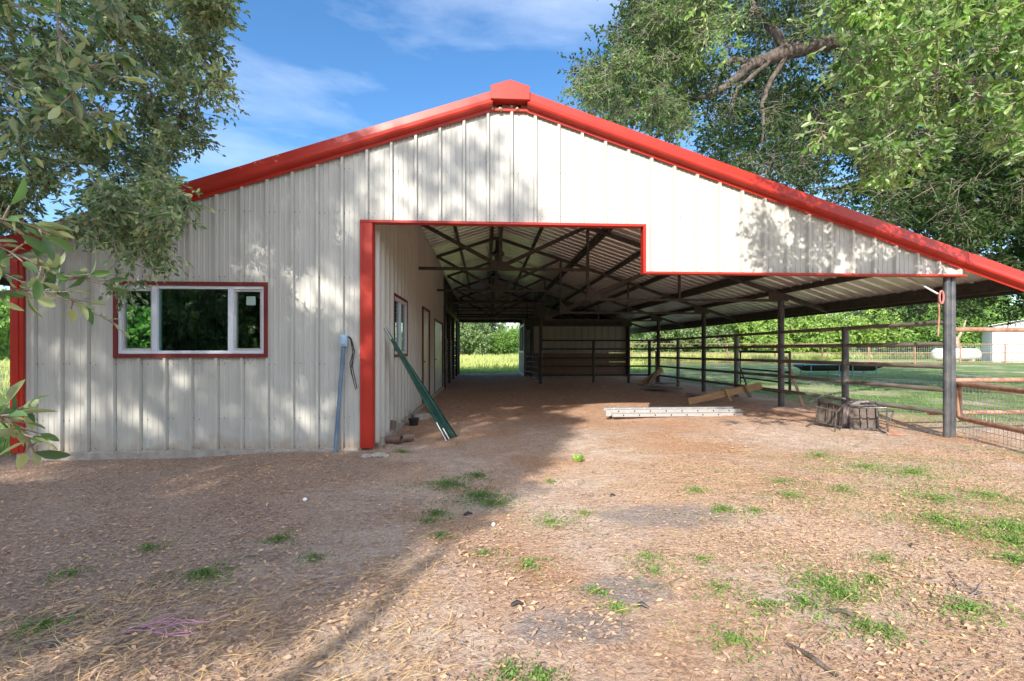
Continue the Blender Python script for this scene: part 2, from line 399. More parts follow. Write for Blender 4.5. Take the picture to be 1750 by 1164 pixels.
def build_ground():
    def axis(lo, hi, fine_lo, fine_hi, st):
        a = list(np.arange(fine_lo, fine_hi, st)); x = fine_hi; s = st
        while x < hi: a.append(x); s *= 1.25; x += s
        a.append(hi); x = fine_lo; s = st; b = []
        while x > lo: s *= 1.25; x -= s; b.append(max(x, lo))
        return np.array(sorted(set(np.round(b + a, 4))))
    xs = axis(-900, 900, -7, 9, .12); ys = axis(-700, 1400, .6, 10, .1)
    X, Y = np.meshgrid(xs, ys); nx, ny = len(xs), len(ys)
    Z = gz(X, Y); V = np.stack([X, Y, Z], -1).reshape(-1, 3)
    i = (np.arange(ny-1)[:, None]*nx + np.arange(nx-1)[None]).ravel()
    Fc = np.stack([i, i+1, i+nx+1, i+nx], 1)
    m = bpy.data.materials.new('ground'); m.use_nodes = True; t = m.node_tree; N = t.nodes.new; K = t.links.new
    p = t.nodes['Principled BSDF']; p.inputs['Roughness'].default_value = .95; p.inputs['Specular IOR Level'].default_value = .15
    tcn = N('ShaderNodeTexCoord')
    def noise(sc, det=6, rough=.6, vec=None, dist=0):
        n = N('ShaderNodeTexNoise'); n.inputs['Scale'].default_value = sc; n.inputs['Detail'].default_value = det; n.inputs['Roughness'].default_value = rough
        n.inputs['Distortion'].default_value = dist
        K(vec or tcn.outputs['Object'], n.inputs['Vector']); return n
    def ramp(src, stops):
        r = N('ShaderNodeValToRGB'); e = r.color_ramp.elements
        e[0].position, e[0].color = stops[0][0], (*stops[0][1], 1); e[1].position, e[1].color = stops[-1][0], (*stops[-1][1], 1)
        for s_, c_ in stops[1:-1]: k = e.new(s_); k.color = (*c_, 1)
        K(src, r.inputs['Fac']); return r
    def mixc(fac, a, b):
        x = N('ShaderNodeMix'); x.data_type = 'RGBA'; K(fac, x.inputs[0]); K(a, x.inputs[6]); K(b, x.inputs[7]); return x.outputs[2]
    def mth(op, a, b=None, c=None):
        x = N('ShaderNodeMath'); x.operation = op; x.use_clamp = False
        for k, q in enumerate((a, b, c)):
            if q is None: continue
            if isinstance(q, (int, float)): x.inputs[k].default_value = q
            else: K(q, x.inputs[k])
        return x.outputs[0]
    def mrange(src, a, b, c=0, d=1):
        x = N('ShaderNodeMapRange'); x.inputs['From Min'].default_value = a; x.inputs['From Max'].default_value = b
        x.inputs['To Min'].default_value = c; x.inputs['To Max'].default_value = d; K(src, x.inputs['Value']); return x.outputs[0]
    # dirt
    d1 = noise(1.1, 8, .65, dist=.4); d2 = noise(38, 6, .7); d3 = noise(6, 8, .7)
    dirt = ramp(d3.outputs['Fac'], [(.28, (.38, .26, .19)), (.46, (.62, .47, .37)), (.66, (.82, .68, .57))])
    grit = ramp(d2.outputs['Fac'], [(.34, (.17, .10, .07)), (.5, (.52, .37, .28)), (.66, (.82, .69, .59))])
    g0 = mixc(mrange(d1.outputs['Fac'], .3, .7, .35, .75), dirt.outputs['Color'], grit.outputs['Color'])
    # orange mulch patches
    o1 = noise(.55, 5, .6); om = mrange(o1.outputs['Fac'], .44, .60, 0, .8)
    mul = ramp(noise(55, 5, .75).outputs['Fac'], [(.34, (.20, .085, .04)), (.5, (.52, .27, .14)), (.68, (.80, .56, .37))])
    g1 = mixc(om, g0, mul.outputs['Color'])
    # brown mulch to the left, orange-brown chips to the right front
    br = ramp(noise(48, 6, .75).outputs['Fac'], [(.34, (.14, .085, .06)), (.5, (.38, .265, .20)), (.68, (.66, .52, .42))])
    sx0 = N('ShaderNodeSeparateXYZ'); K(tcn.outputs['Object'], sx0.inputs[0]); wb0 = mth('SUBTRACT', noise(.9, 5).outputs['Fac'], .5)
    g1 = mixc(mth('MULTIPLY', mrange(mth('MULTIPLY_ADD', wb0, 3.2, sx0.outputs['X']), -.4, -1.6), .8), g1, br.outputs['Color'])
    rr_ = mth('MULTIPLY', mrange(mth('MULTIPLY_ADD', wb0, 3.0, sx0.outputs['X']), .4, 1.6), mrange(mth('MULTIPLY_ADD', wb0, 2.0, sx0.outputs['Y']), 5.6, 4.9))
    ch = ramp(noise(60, 5, .75, dist=.3).outputs['Fac'], [(.34, (.22, .11, .06)), (.5, (.60, .37, .225)), (.66, (.90, .73, .57))])
    g1 = mixc(mth('MULTIPLY', rr_, mrange(noise(1.6, 6, .65).outputs['Fac'], .36, .54, 0, .8)), g1, ch.outputs['Color'])
    # packed orange earth inside the barn
    sx = N('ShaderNodeSeparateXYZ'); K(tcn.outputs['Object'], sx.inputs[0]); X_, Y_ = sx.outputs['X'], sx.outputs['Y']
    inn = ramp(noise(9, 8, .7).outputs['Fac'], [(.3, (.38, .21, .135)), (.5, (.58, .35, .235)), (.7, (.70, .49, .35))])
    wob = noise(1.3, 3)
    yy = mth('MULTIPLY_ADD', wob.outputs['Fac'], 1.6, Y_)
    mi = mth('MULTIPLY', mrange(yy, 7.2, 9.0), mrange(X_, 6.0, 6.6, 1, 0))
    g2 = mixc(mth('MULTIPLY', mi, .85), g1, inn.outputs['Color'])
    # green: outside the barn and yard
    gn = ramp(noise(3.2, 8, .7).outputs['Fac'], [(.3, (.08, .14, .05)), (.5, (.16, .24, .08)), (.72, (.30, .34, .16))])
    md = ramp(noise(.35, 8, .7).outputs['Fac'], [(.32, (.13, .20, .05)), (.5, (.26, .31, .10)), (.68, (.42, .42, .20))])
    w2 = noise(.8, 6, .65); ww = mth('SUBTRACT', w2.outputs['Fac'], .5)
    right = mrange(mth('MULTIPLY_ADD', ww, 3.0, X_), 6.9, 7.9); right = mth('MULTIPLY', right, mrange(mth('MULTIPLY_ADD', ww, 2.5, Y_), 6.4, 8.2))
    left = mrange(mth('MULTIPLY_ADD', ww, 1.2, X_), -6.3, -5.9, 1, 0); left = mth('MULTIPLY', left, mrange(mth('MULTIPLY_ADD', ww, 1.2, Y_), 5.4, 6.2))
    back = mrange(mth('MULTIPLY_ADD', ww, 1.2, Y_), 23.7, 24.3)
    front = mrange(mth('MULTIPLY_ADD', ww, 5.0, Y_), -9, -12)
    mg = mth('MAXIMUM', mth('MAXIMUM', right, left), mth('MAXIMUM', back, front))
    bare = mrange(noise(.33, 5, .6).outputs['Fac'], .53, .64)
    gn2 = mixc(mth('MULTIPLY', bare, .7), gn.outputs['Color'], dirt.outputs['Color'])
    mead = mth('MAXIMUM', mrange(mth('MULTIPLY_ADD', ww, 8, Y_), 36, 39), mth('MULTIPLY', mrange(mth('MULTIPLY_ADD', ww, 4, Y_), 26.5, 29), mrange(X_, 8, 7.8, 0, 1)))
    gg = mixc(mead, gn2, md.outputs['Color'])
    g3 = mixc(mg, g2, gg)
    # pale ashy spots
    def spot(cx, cy, rx, ry):
        a = mth('MULTIPLY', mth('SUBTRACT', X_, cx), 1/rx); b = mth('MULTIPLY', mth('SUBTRACT', Y_, cy), 1/ry)
        r2 = mth('ADD', mth('MULTIPLY', a, a), mth('MULTIPLY', b, b))
        return mrange(mth('MULTIPLY_ADD', noise(7, 5).outputs['Fac'], 1.6, r2), 1.9, 1.2, 0, .7)
    ash = ramp(noise(45, 5, .7).outputs['Fac'], [(.3, (.13, .115, .11)), (.5, (.27, .24, .235)), (.75, (.5, .46, .44))])
    sp = None
    for px, py, rx, ry in ((1135, 882, .55, .28), (1068, 1005, .28, .16), (985, 1075, .36, .15)):
        q = gr(px, py, 0); s_ = spot(q.x, q.y, rx, ry); sp = s_ if sp is None else mth('MAXIMUM', sp, s_)
    g4 = mixc(sp, g3, ash.outputs['Color'])
    K(g4, p.inputs['Base Color'])
    b1 = N('ShaderNodeBump'); b1.inputs['Strength'].default_value = 1.; b1.inputs['Distance'].default_value = .05
    K(mth('ADD', mth('MULTIPLY', d2.outputs['Fac'], .6), mth('MULTIPLY', d3.outputs['Fac'], 1.1)), b1.inputs['Height']); K(b1.outputs['Normal'], p.inputs['Normal'])
    o = np_mesh('ground', V, Fc, m, smooth=True); tag(o, kind='structure')
build_ground()

# ================================================================== THE BARN
barn = empty('barn', (0, D, 0), label='large off-white corrugated metal barn with red trim, wide open front and open right side', cat='barn')
def bpart(mb, name, m, smooth=False, parent=barn, off=True, bevel=0.):
    o = mb.build(name, m, parent, smooth, bevel)
    if off and parent is barn: o.location = (0, -D, 0)     # mesh is written in world coordinates
    return o
def roofline(x): return ZP - PITCH * abs(x - XR)

# one foot of cladding: (offset along, outward)
RIBP = [(0, 0), (.016, .040), (.044, .040), (.050, -.007), (.056, -.007), (.058, 0), (.096, 0), (.102, .006), (.112, .006), (.118, 0),
        (.160, 0), (.166, .006), (.176, .006), (.182, 0), (.226, 0), (.232, .006), (.242, .006), (.248, 0), (.290, 0)]
PANEL = .3048
def profile(a, b, phase=0.):
    xs = []; k = math.floor((a - phase) / PANEL) - 1
    while phase + k*PANEL < b + .4:
        for t, h in RIBP:
            xs.append((phase + k*PANEL + t, h))
        k += 1
    return xs
def profile_h(xs, x):
    for (x0, h0), (x1, h1) in zip(xs, xs[1:]):
        if x0 <= x <= x1: return h0 + (h1-h0)*((x-x0)/(x1-x0) if x1 > x0 else 0)
    return 0
def clad(mb, a, b, zlo, zhi, base, axis='x', out=-1, phase=0., extra=()):
    """strip of ribbed cladding. axis 'x': wall plane y=base, ribs proud by out*h"""
    xs = profile(a, b, phase); pts = [x for x in xs if a < x[0] < b]
    for e in (a, b) + tuple(extra):
        if a <= e <= b: pts.append((e, profile_h(xs, e)))
    pts = sorted(set(pts)); vs = []; fs = []
    for x, h in pts:
        for z in (zlo(x) if callable(zlo) else zlo, zhi(x) if callable(zhi) else zhi):
            vs.append((x, base + out*h, z) if axis == 'x' else (base + out*h, x, z))
    for i in range(len(pts)-1): fs.append((2*i, 2*i+2, 2*i+3, 2*i+1))
    mb.add(vs, fs)
def screw(mb, x, y, z, s=.0058):
    mb.box(x-s, x+s, y-.004, y, z-s, z+s)

PH = .17
WX0, WX1, WZ0, WZ1 = -4.484, -2.738, 1.218, 2.070      # window opening (inside the red trim)
fw = MB()
XO1, XO2, ZH, ZL = -1.57, 2.045, 2.90, 2.295
top = lambda x: roofline(x) + .03
clad(fw, XL+.05, WX0, 0, top, D, extra=())
clad(fw, WX0, WX1, 0, WZ0, D); clad(fw, WX0, WX1, WZ1, top, D)
clad(fw, WX1, XO1, 0, top, D)
clad(fw, XO1, XO2, ZH, top, D, extra=(XR,))
clad(fw, XO2, 6.46, ZL, top, D)
fw.cur = 1
k = -20
while k < 24:
    x = k*PANEL + .03; k += 1
    if not (XL+.1 < x < 6.3): continue
    for z in (.06, .42, 1.1, 2.18, 3.0, 3.55):
        for dx in (-.03+.02, .055):
            xx = x + dx + .03
            if z > roofline(xx) - .1: continue
            if xx > XO1 and (z < ZH if xx < XO2 else z < ZL): continue
            if WX0-.05 < xx < WX1+.05 and WZ0-.05 < z < WZ1+.05: continue
            screw(fw, xx, D-.0005, z + random.uniform(-.01, .01))
    for dx, z in ((.07, ZH+.05), (.07, ZL+.05)):
        xx = x+dx
        if (XO1 < xx < XO2 and z > ZH) or (XO2+.05 < xx < 6.2 and ZL < z < ZH): screw(fw, xx, D-.0005, z)
bpart(fw, 'front_wall', [M['panel'], M['steel']])

# aisle wall with window and two doors
AW = [(7.1, 8.25, 1.2, 2.1), (10.4, 11.55, 0.0, 2.2), (12.7, 15.0, 0.02, 2.08)]
YR = 15.3
aw = MB(); zt = roofline(XW) + .1
ya = D + .02
for (y0, y1, z0, z1) in AW:
    clad(aw, ya, y0, .06, zt, XW, 'y', 1)
    if z0 > .1: clad(aw, y0, y1, .06, z0, XW, 'y', 1)
    clad(aw, y0, y1, z1, zt, XW, 'y', 1); ya = y1
clad(aw, ya, YR, .06, zt, XW, 'y', 1)
bpart(aw, 'aisle_wall', M['panel'])
# outer left wall, room back wall, far gable
lw = MB(); LY0, LY1 = 7.62, 8.25
clad(lw, D, LY0, 0, roofline(XL)+.1, XL, 'y', -1); clad(lw, LY0, LY1, 0, .95, XL, 'y', -1); clad(lw, LY0, LY1, 2.0, roofline(XL)+.1, XL, 'y', -1)
clad(lw, LY1, YR, 0, roofline(XL)+.1, XL, 'y', -1); clad(lw, YR, YB, 1.95, roofline(XL)+.1, XL, 'y', -1); clad(lw, YR, YB, 0, 1.2, XL, 'y', -1)
bpart(lw, 'side_wall', M['panel'])
rb = MB(); clad(rb, XL, XW, 0, lambda x: roofline(x)+.12, YR, 'x', 1); rb.box(XL+.03, XW-.03, YR-.06, YR-.03, 0, 3.2); rb.box(XL+.02, XW-.02, 5.99, YR-.1, 2.62, 2.66)
rb.box(XW-.05, XW-.02, 8.4, 10.3, 0, 2.6)
bpart(rb, 'room_lining', M['roomdark'])
gb = MB(); FX0, FX1, FZ = -1.66, 1.78, 2.72
clad(gb, XL, FX0, 0, lambda x: roofline(x)+.242, YB, 'x', 1); clad(gb, FX0, FX1, FZ, lambda x: roofline(x)+.242, YB, 'x', 1, extra=(XR,)); clad(gb, FX1, 6.4, 0, lambda x: roofline(x)+.242, YB, 'x', 1)
bpart(gb, 'back_wall', M['panel'])
gt = MB(); gt.box(FX0-.1, FX1+.1, YB-.1, YB-.03, FZ-.06, FZ+.1); gt.box(FX0-.1, FX0, YB-.1, YB-.03, 0, FZ-.06); gt.box(FX1, FX1+.1, YB-.1, YB-.03, 0, FZ-.06)
for z in (3.05, 3.4, 3.75): gt.box(-2, 2.6, YB-.09, YB-.02, z, z+.06)
bpart(gt, 'back_frame', M['steel'])

# slab
sl = MB(); sl.box(XL+.06, XO1-.02, D-.035, D+.3, -.35, .035); sl.box(XW-.25, XW+.06, D+.30, YR, -.3, .075)
bpart(sl, 'foundation', M['concrete'], bevel=.01)

# corner trim and opening trim
ct = MB()
ct.box(XL-.0, XL+.145, D-.045, D-.006, .03, roofline(XL)-.02); ct.box(XL-.0, XL+.01, D-.006, D+.14, .03, roofline(XL)-.02)
ct.box(XL+.03, XL+.10, D-.055, D-.0455, .03, roofline(XL)-.03)
bpart(ct, 'corner_trim', M['red'], bevel=.004)
ot = MB()
ot.box(XO1, XW+.005, D-.05, D-.036, .04, ZH-.03); ot.box(XW-.03, XW+.012, D-.036, D+.10, .04, ZH-.03); ot.box(XO1, XO1+.014, D-.036, D+.0, .04, ZH-.03)
ot.box(XO1+.045, XO1+.15, D-.057, D-.0505, .04, ZH-.035)
bpart(ot, 'jamb_trim', M['red'], bevel=.003)
ht = MB()
ht.box(XO1-.005, XO2+.035, D-.055, D+.06, ZH-.028, ZH+.004)
ht.box(XO2-.002, XO2+.033, D-.054, D+.06, ZL-.004, ZH-.0285)
ht.box(XO2-.002, 6.50, D-.055, D+.06, ZL-.03, ZL-.0045)
bpart(ht, 'header_trim', M['red'], bevel=.002)

# rake trim: folded profile along each slope
XE, XEL = 7.38, -6.75
def rake(x0, x1, g=0.):
    mb = MB(); prof = [(-.040, .008), (-.046, .045), (-.09, .055), (-.120, .064), (-.132, .085), (-.112, .135), (-.105, .232), (-.05, .246), (.05, .252), (.05, .235), (-.03, .22), (-.03, .008)]
    s = []
    for x in (x0, x1):
        for dy, v in prof: s.append((x, D+dy-g, roofline(x)+v+(g*.6 if v > .1 else -g*.6)))
    n = len(prof)
    return mb.add(s, [(i, (i+1) % n, n+(i+1) % n, n+i) for i in range(n)] + [tuple(range(n))[::-1], tuple(range(n, 2*n))])
bpart(rake(XEL, XR-3.1), 'rake_trim', M['red']); bpart(rake(XR-3.16, XR-.22, .004), 'rake_trim', M['red'])
bpart(rake(XR+.22, XR+3.3, .004), 'rake_trim', M['red']); bpart(rake(XR+3.24, XR+6.2), 'rake_trim', M['red']); bpart(rake(XR+6.14, XE, .004), 'rake_trim', M['red'])
rc = MB(); cw = .245
poly = [(-cw, 0, .045), (cw, 0, .045), (cw, 0, .215), (0, 0, .292), (-cw, 0, .215)]
rc.prism([(p[0], 0, p[2]) for p in poly], (XR, D-.155, ZP-.01), (XR, D-.0, ZP-.01))
rc.box(XR-.30, XR+.30, D-.046, D-.005, ZP-.06, ZP-.01)
bpart(rc, 'ridge_cap', M['red'], bevel=.006)
# roof sheets: ribs run down the slope
def roofsheet(x0, x1):
    mb = MB(); vs = []; xs = []; y = D-.04
    while y < YB+.25: xs += [(y, 0), (y+.022, .045), (y+.062, .045), (y+.084, 0)]; y += .3048
    for y, h in xs:
        for x in (x0, x1): vs.append((x, y, roofline(x)+.20+h))
    return mb.add(vs, [(2*i, 2*i+1, 2*i+3, 2*i+2) for i in range(len(xs)-1)])
bpart(roofsheet(XEL, XR), 'roof_sheet', M['galv']); bpart(roofsheet(XR, XE), 'roof_sheet', M['galv'])
rg = MB(); rg.add([(XR-.2, D-.05, ZP+.18), (XR, D-.05, ZP+.25), (XR+.2, D-.05, ZP+.18), (XR-.2, YB+.1, ZP+.18), (XR, YB+.1, ZP+.25), (XR+.2, YB+.1, ZP+.18)], [(0, 3, 4, 1), (1, 4, 5, 2)])
bpart(rg, 'ridge_flashing', M['red'])
# purlins
for dx in (.12, 1.03, 2.2, 3.2, 4.2, 5.15, 6.05, 6.98):
    for s in (-1, 1):
        x = XR + s*dx
        big = dx in (5.15, 6.98) or (dx == 2.2 and s > 0)
        w, h = (.07, .17) if big else (.055, .10)
        if s < 0 and dx > 3: w, h = .05, .1
        zc = roofline(x) + .19 - h/2
        p = MB(); p.beam((x, D+.06 if x < 6.6 else D+.03, zc), (x, YB, zc), w, h); bpart(p, 'purlin', M['steel'])
bpart(MB().box(XE-.03, XE+.0, D-.03, YB, roofline(XE)+.0, roofline(XE)+.2), 'eave_beam', M['steel'])
# columns and trusses
COLY = [D+.06, 9.45, 12.93, 16.42, 19.9, 23.4]
def truss(Y):
    t = MB(); b = lambda a, c, w=.055, h=.075: t.beam((a[0], Y, a[1]), (c[0], Y, c[1]), w, h)
    rf = lambda x: roofline(x) + .04
    lx = -1.36
    b((lx, rf(lx)), (XR, rf(XR)), .06, .08); b((XR, rf(XR)), (XE-.05, rf(XE-.05)), .06, .08)
    b((lx, 2.93), (2.12, 2.93), .05, .06); b((lx, rf(lx)), (XR, 2.98)); b((XR, 2.98), (2.10, rf(2.1)))
    b((XR, 2.93), (XR, rf(XR)), .07, .07)
    b((2.12, 2.31), (2.12, rf(2.12)), .055, .055)
    b((2.12, 2.32), (XC, 2.32), .05, .055); b((2.15, 2.38), (4.07, rf(4.07)), .06, .085)
    b((4.07, 2.32), (4.07, rf(4.07)), .045, .045)
    def plate(pts):
        t.prism([(x, 0, z) for x, z in pts], (0, Y-.04, 0), (0, Y-.032, 0))
    plate([(XR-.22, 2.93), (XR+.22, 2.93), (XR+.14, 3.08), (XR-.14, 3.08)])
    plate([(2.09, 2.29), (2.42, 2.29), (2.36, 2.42), (2.12, 2.62)])
    plate([(XC-.30, 2.30), (XC+.14, 2.30), (XC+.14, rf(XC+.14)), (XC-.30, rf(XC-.3))])
    return t
for Y in COLY[1:]: bpart(truss(Y), 'truss', M['steel'])
# left-slope rafters and dark beam over aisle wall
for i, Y in enumerate(COLY):
    if i == 0:
        c = MB(); c.tube([(XC+.035, Y, -.1), (XC+.035, Y, 2.33)], .040, 14); c.tube([(XC+.118, Y+.01, -.1), (XC+.118, Y+.01, 2.33)], .043, 14)
        c.box(XC-.03, XC+.19, Y-.04, Y+.05, 2.30, 2.325)
    else:
        c = MB(); c.tube([(XC, Y, -.1), (XC, Y, 2.32)], .062, 14)
    bpart(c, 'column', M['pipe'] if i < 2 else M['steel'], smooth=True)
for X in (1.98,): 
    for Y in (16.42, 19.9): bpart(MB().tube([(X, Y, -.1), (X, Y, 2.4)], .065, 12), 'column', M['steel'], smooth=True)
for Y in (19.9, 23.4, 17.6): bpart(MB().tube([(XW, Y, -.1), (XW, Y, 3.6)], .06, 10), 'column', M['steel'])
# hanging lamps along the ridge
for Y in (7.75, 11.4, 14.9):
    q = MB(); q.lathe((XR, Y, 3.62), [(.02, .36), (.05, .3), (.06, .14), (.15, .06), (.16, 0), (.0, .02)], 14)
    q.tube([(XR, Y, 3.95), (XR, Y, 4.5)], .012, 6)
    lo = q.build('hanging_lamp', M['black'], None, True)
    tag(lo, {7.75: 'black bell lamp hanging from the ridge, nearest the barn front', 11.4: 'middle black bell lamp hanging from the barn ridge', 14.9: 'black bell lamp hanging from the ridge, deepest in the barn'}[Y], 'lamp', 'lamps hanging along the ridge')

# ---- windows
def window_front():
    w = MB()
    a, b, c, d = WX0-.04, WX1+.04, WZ0-.04, WZ1+.04
    w.box(a, b, D-.05, D-.001, d-.045, d); w.box(a, b, D-.05, D-.001, c, c+.045); w.box(a, a+.045, D-.05, D-.001, c+.0455, d-.0455); w.box(b-.045, b, D-.05, D-.001, c+.0455, d-.0455)
    wo = bpart(w, 'window', M['maroon'])
    f = MB(); y0, y1 = D-.030, D+.06
    A, B, C_, E = WX0+.007, WX1-.007, WZ0+.007, WZ1-.007; t = .038
    m1, m2 = -4.05, -3.15
    f.box(A, B, y0, y1, E-t, E); f.box(A, B, y0, y1, C_, C_+t)
    f.box(A, A+t*.8, y0, y1, C_+t, E-t); f.box(B-t*.8, B, y0, y1, C_+t, E-t)
    for mm in (m1, m2): f.box(mm-.03, mm+.03, y0-.004, y1, C_+t, E-t)
    fo = f.build('frame', M['white'], wo, bevel=.003)
    for (l, r) in ((A+t*.8, m1-.03), (m2+.03, B-t*.8)):
        s = MB(); ys0, ys1 = D-.012, D+.03; q = .028
        z0, z1 = C_+t, E-t
        s.box(l, r, ys0, ys1, z1-q, z1); s.box(l, r, ys0, ys1, z0, z0+q); s.box(l, l+q, ys0, ys1, z0+q, z1-q); s.box(r-q, r, ys0, ys1, z0+q, z1-q)
        s.build('sash', M['alu'], wo)
        MB().box(l+q, r-q, D+.012, D+.016, z0+q, z1-q).build('pane', M['glass'], wo)
    MB().box(m1+.03, m2-.03, D+.002, D+.006, C_+t, E-t).build('pane', M['glass'], wo)
    MB().box(-2.98, -2.87, D+.0095, D+.0115, 1.83, 1.94).build('sticker', M['sticker'], wo)
window_front()
# aisle wall window and doors
y0, y1, z0, z1 = AW[0]
w = MB(); X = XW
w.box(X, X+.045, y0-.04, y1+.04, z1, z1+.04); w.box(X, X+.045, y0-.04, y1+.04, z0-.04, z0); w.box(X, X+.045, y0-.04, y0, z0, z1); w.box(X, X+.045, y1, y1+.04, z0, z1)
wo = bpart(w, 'window', M['maroon'])
f = MB(); f.box(X-.03, X+.034, y0, y1, z1-.05, z1-.001); f.box(X-.03, X+.034, y0, y1, z0+.001, z0+.05); f.box(X-.03, X+.034, y0+.001, y0+.05, z0+.05, z1-.05); f.box(X-.03, X+.034, y1-.05, y1-.001, z0+.05, z1-.05); f.box(X-.03, X+.036, (y0+y1)/2-.03, (y0+y1)/2+.03, z0+.05, z1-.05)
f.build('frame', M['white'], wo)
MB().box(X-.004, X, y0+.05, y1-.05, z0+.05, z1-.05).build('pane', M['glass'], wo)
for (y0, y1, z0, z1) in AW[1:]:
    t = MB(); t.box(X, X+.045, y0-.04, y1+.04, z1, z1+.045); t.box(X, X+.045, y0-.04, y0, .05, z1); t.box(X, X+.045, y1, y1+.04, .05, z1)
    wd = bpart(t, 'door', mat('brown_trim', (.16, .045, .03), .6))
    p = MB(); p.box(X-.02, X+.01, y0, y1, .06, z1)
    nn = 2 if z1 > 2.1 else 3
    for i in range(nn): 
        yy0 = y0 + (y1-y0)*i/nn + .07; yy1 = y0 + (y1-y0)*(i+1)/nn - .07
        p.box(X+.0105, X+.016, yy0, yy1, .2, .95); p.box(X+.0105, X+.016, yy0, yy1, 1.1, z1-.15)
    p.build('door_leaf', M['tank'], wd)
    MB().tube([(X+.016, y0+.1, 1.0), (X+.06, y0+.1, 1.0), (X+.06, y0+.2, 1.0)], .011, 8).build('handle', M['steel'], wd)
# nests under the ridge cap
for i, (px, py, s) in enumerate(((841, 186, .022), (855, 187, .034), (884, 187, .028))):
    p = at(px, py, D-.05); o = MB().blob(tuple(p), s, i, .8).build('wasp_nest', M['nest'], None, True)
    tag(o, ['small brown wasp nest at the left end under the red ridge cap', 'largest brown wasp nest under the middle of the red ridge cap', 'brown wasp nest at the right end under the red ridge cap'][i], 'wasp nest', 'wasp nests under the ridge cap')

# ================================================================== STALLS
st = empty('horse_stall', (1.75, 20.3, .0), label='right-hand horse stall with pale metal upper wall over dark plank lower wall', cat='stall')
def spart(mb, name, m, root, **k):
    o = mb.build(name, m, root, **k); o.location = -Vector(root.location); return o
up = MB(); clad(up, 2.05, 6.35, 1.13, 2.3, 20.3, 'x', -1); spart(up, 'upper_wall', M['panel'], st)
wn = MB()
for i in range(5): wn.box(1.8, 6.4, 20.25, 20.34, .12+i*.2, .12+i*.2+.192)
spart(wn, 'plank_wall', M['wains'], st)
spart(MB().box(1.8, 6.5, 20.18, 20.36, -.1, .10), 'kerb', M['concrete'], st)
spart(MB().box(1.7, 6.5, 20.15, 20.42, 2.3, 2.62).box(1.72, 6.4, 20.5, 23.9, 2.44, 2.47).box(6.3, 6.42, 20.15, 20.42, 0, 2.3).box(1.95, 2.10, 20.15, 20.24, .1, 2.3), 'beam', M['steel'], st)
sd_ = MB(); X = 1.72
sd_.box(X, X+.05, 20.5, 23.6, 0.05, 1.12); so_ = spart(sd_, 'sliding_door', mat('grey_door_board', (.30, .34, .38), .6), st)
fr = MB()
for z in (.08, 1.12, 2.32): fr.box(X-.02, X-.003, 20.5, 23.6, z, z+.09)
for y in (20.5, 22.0, 23.5): fr.box(X-.02, X-.003, y, y+.1, .17, 1.12); fr.box(X-.02, X-.003, y, y+.1, 1.21, 2.32)
o = fr.build('frame', M['tank'], so_)
gq = MB()
for i in range(28): gq.tube([(X+.02, 20.6+i*.105, 1.15), (X+.02, 20.6+i*.105, 2.35)], .009, 5)
gq.build('grille', M['steel'], so_)
# left stall of boards with gaps
ls = empty('board_stall', (XW, 15.4, 0), label='dark stall front of spaced horizontal boards beyond the aisle wall', cat='stall')
b = MB()
for i in range(7): b.box(XW-.03, XW+.01, 15.4, 23.9, .06+i*.235, .06+i*.235+.205)
spart(b, 'boards', M['oldwood'], ls)
b = MB()
for y in (15.42, 17.5, 19.7, 21.8, 23.7): b.box(XW+.011, XW+.10, y, y+.1, 0, 2.6)
b.box(XW-.05, XW+.10, 15.4, 23.9, 2.6, 2.75); b.box(XW-.04, XW, 15.4, 23.9, 2.75, roofline(XW))
spart(b, 'frame', M['steel'], ls)

# ================================================================== PIPE FENCES
def pfence(name, label, pts_posts, rails, rad_post, rad_rail, mp, mr, root_loc, posth, cat='fence'):
    root = empty(name, root_loc, label=label, cat=cat); off = -Vector(root_loc)
    for (x, y, h) in pts_posts:
        o = MB().tube([(x, y, -.1), (x, y, h)], rad_post, 12).build('post', mp, root, True); o.location = off
    for pl in rails:
        o = MB().tube(pl, rad_rail, 10).build('rail', mr, root, True); o.location = off
    return root
RZ = [(1.65, 1.60), (1.35, 1.30), (1.04, .98), (.72, .67), (.41, .34)]
MIDY = [7.7, 11.2, 14.7]
pfence('pipe_fence', 'dark five-rail pipe fence along the open right side of the barn', [(XC-.0, y, 1.66) for y in MIDY],
       [[(XC+.03, COLY[0]+.01, a), (XC-.04, 9.4, a-.01), (XC-.06, 16.4, b)] for a, b in RZ], .055, .034, M['pipe'], M['rail'], (XC, 7.7, 0), 1.66)
iy = 16.42
pfence('stall_pipe_fence', 'dark pipe fence running across the barn in front of the right stall', [(3.9, iy, 1.62), (5.18, iy-.02, 1.5), (5.95, iy-.02, 1.62)],
       [[(1.98, iy-.05, z), (6.25, iy-.05, z)] for z in (1.60, 1.29, .97, .67, .35)], .055, .032, M['steel'], M['steel'], (3.9, iy, 0), 1.6)
g = empty('pipe_gate', (1.95, 16.5, 0), label='low dark pipe gate swung open beside the aisle post', cat='gate')
a, b_ = Vector((1.93, 16.55, 0)), Vector((1.62, 18.3, 0)); zz = Vector((0, 0, 1))
gm = MB(); gm.tube([a+zz*.2, a+zz*1.0, b_+zz*1.0, b_+zz*.2, a+zz*.2], .024, 8); o = gm.build('frame', M['steel'], g, True); o.location = -g.location
for z in (.4, .6, .8): o = MB().tube([a+zz*z, b_+zz*z], .018, 8).build('rail', M['steel'], g, True); o.location = -g.location
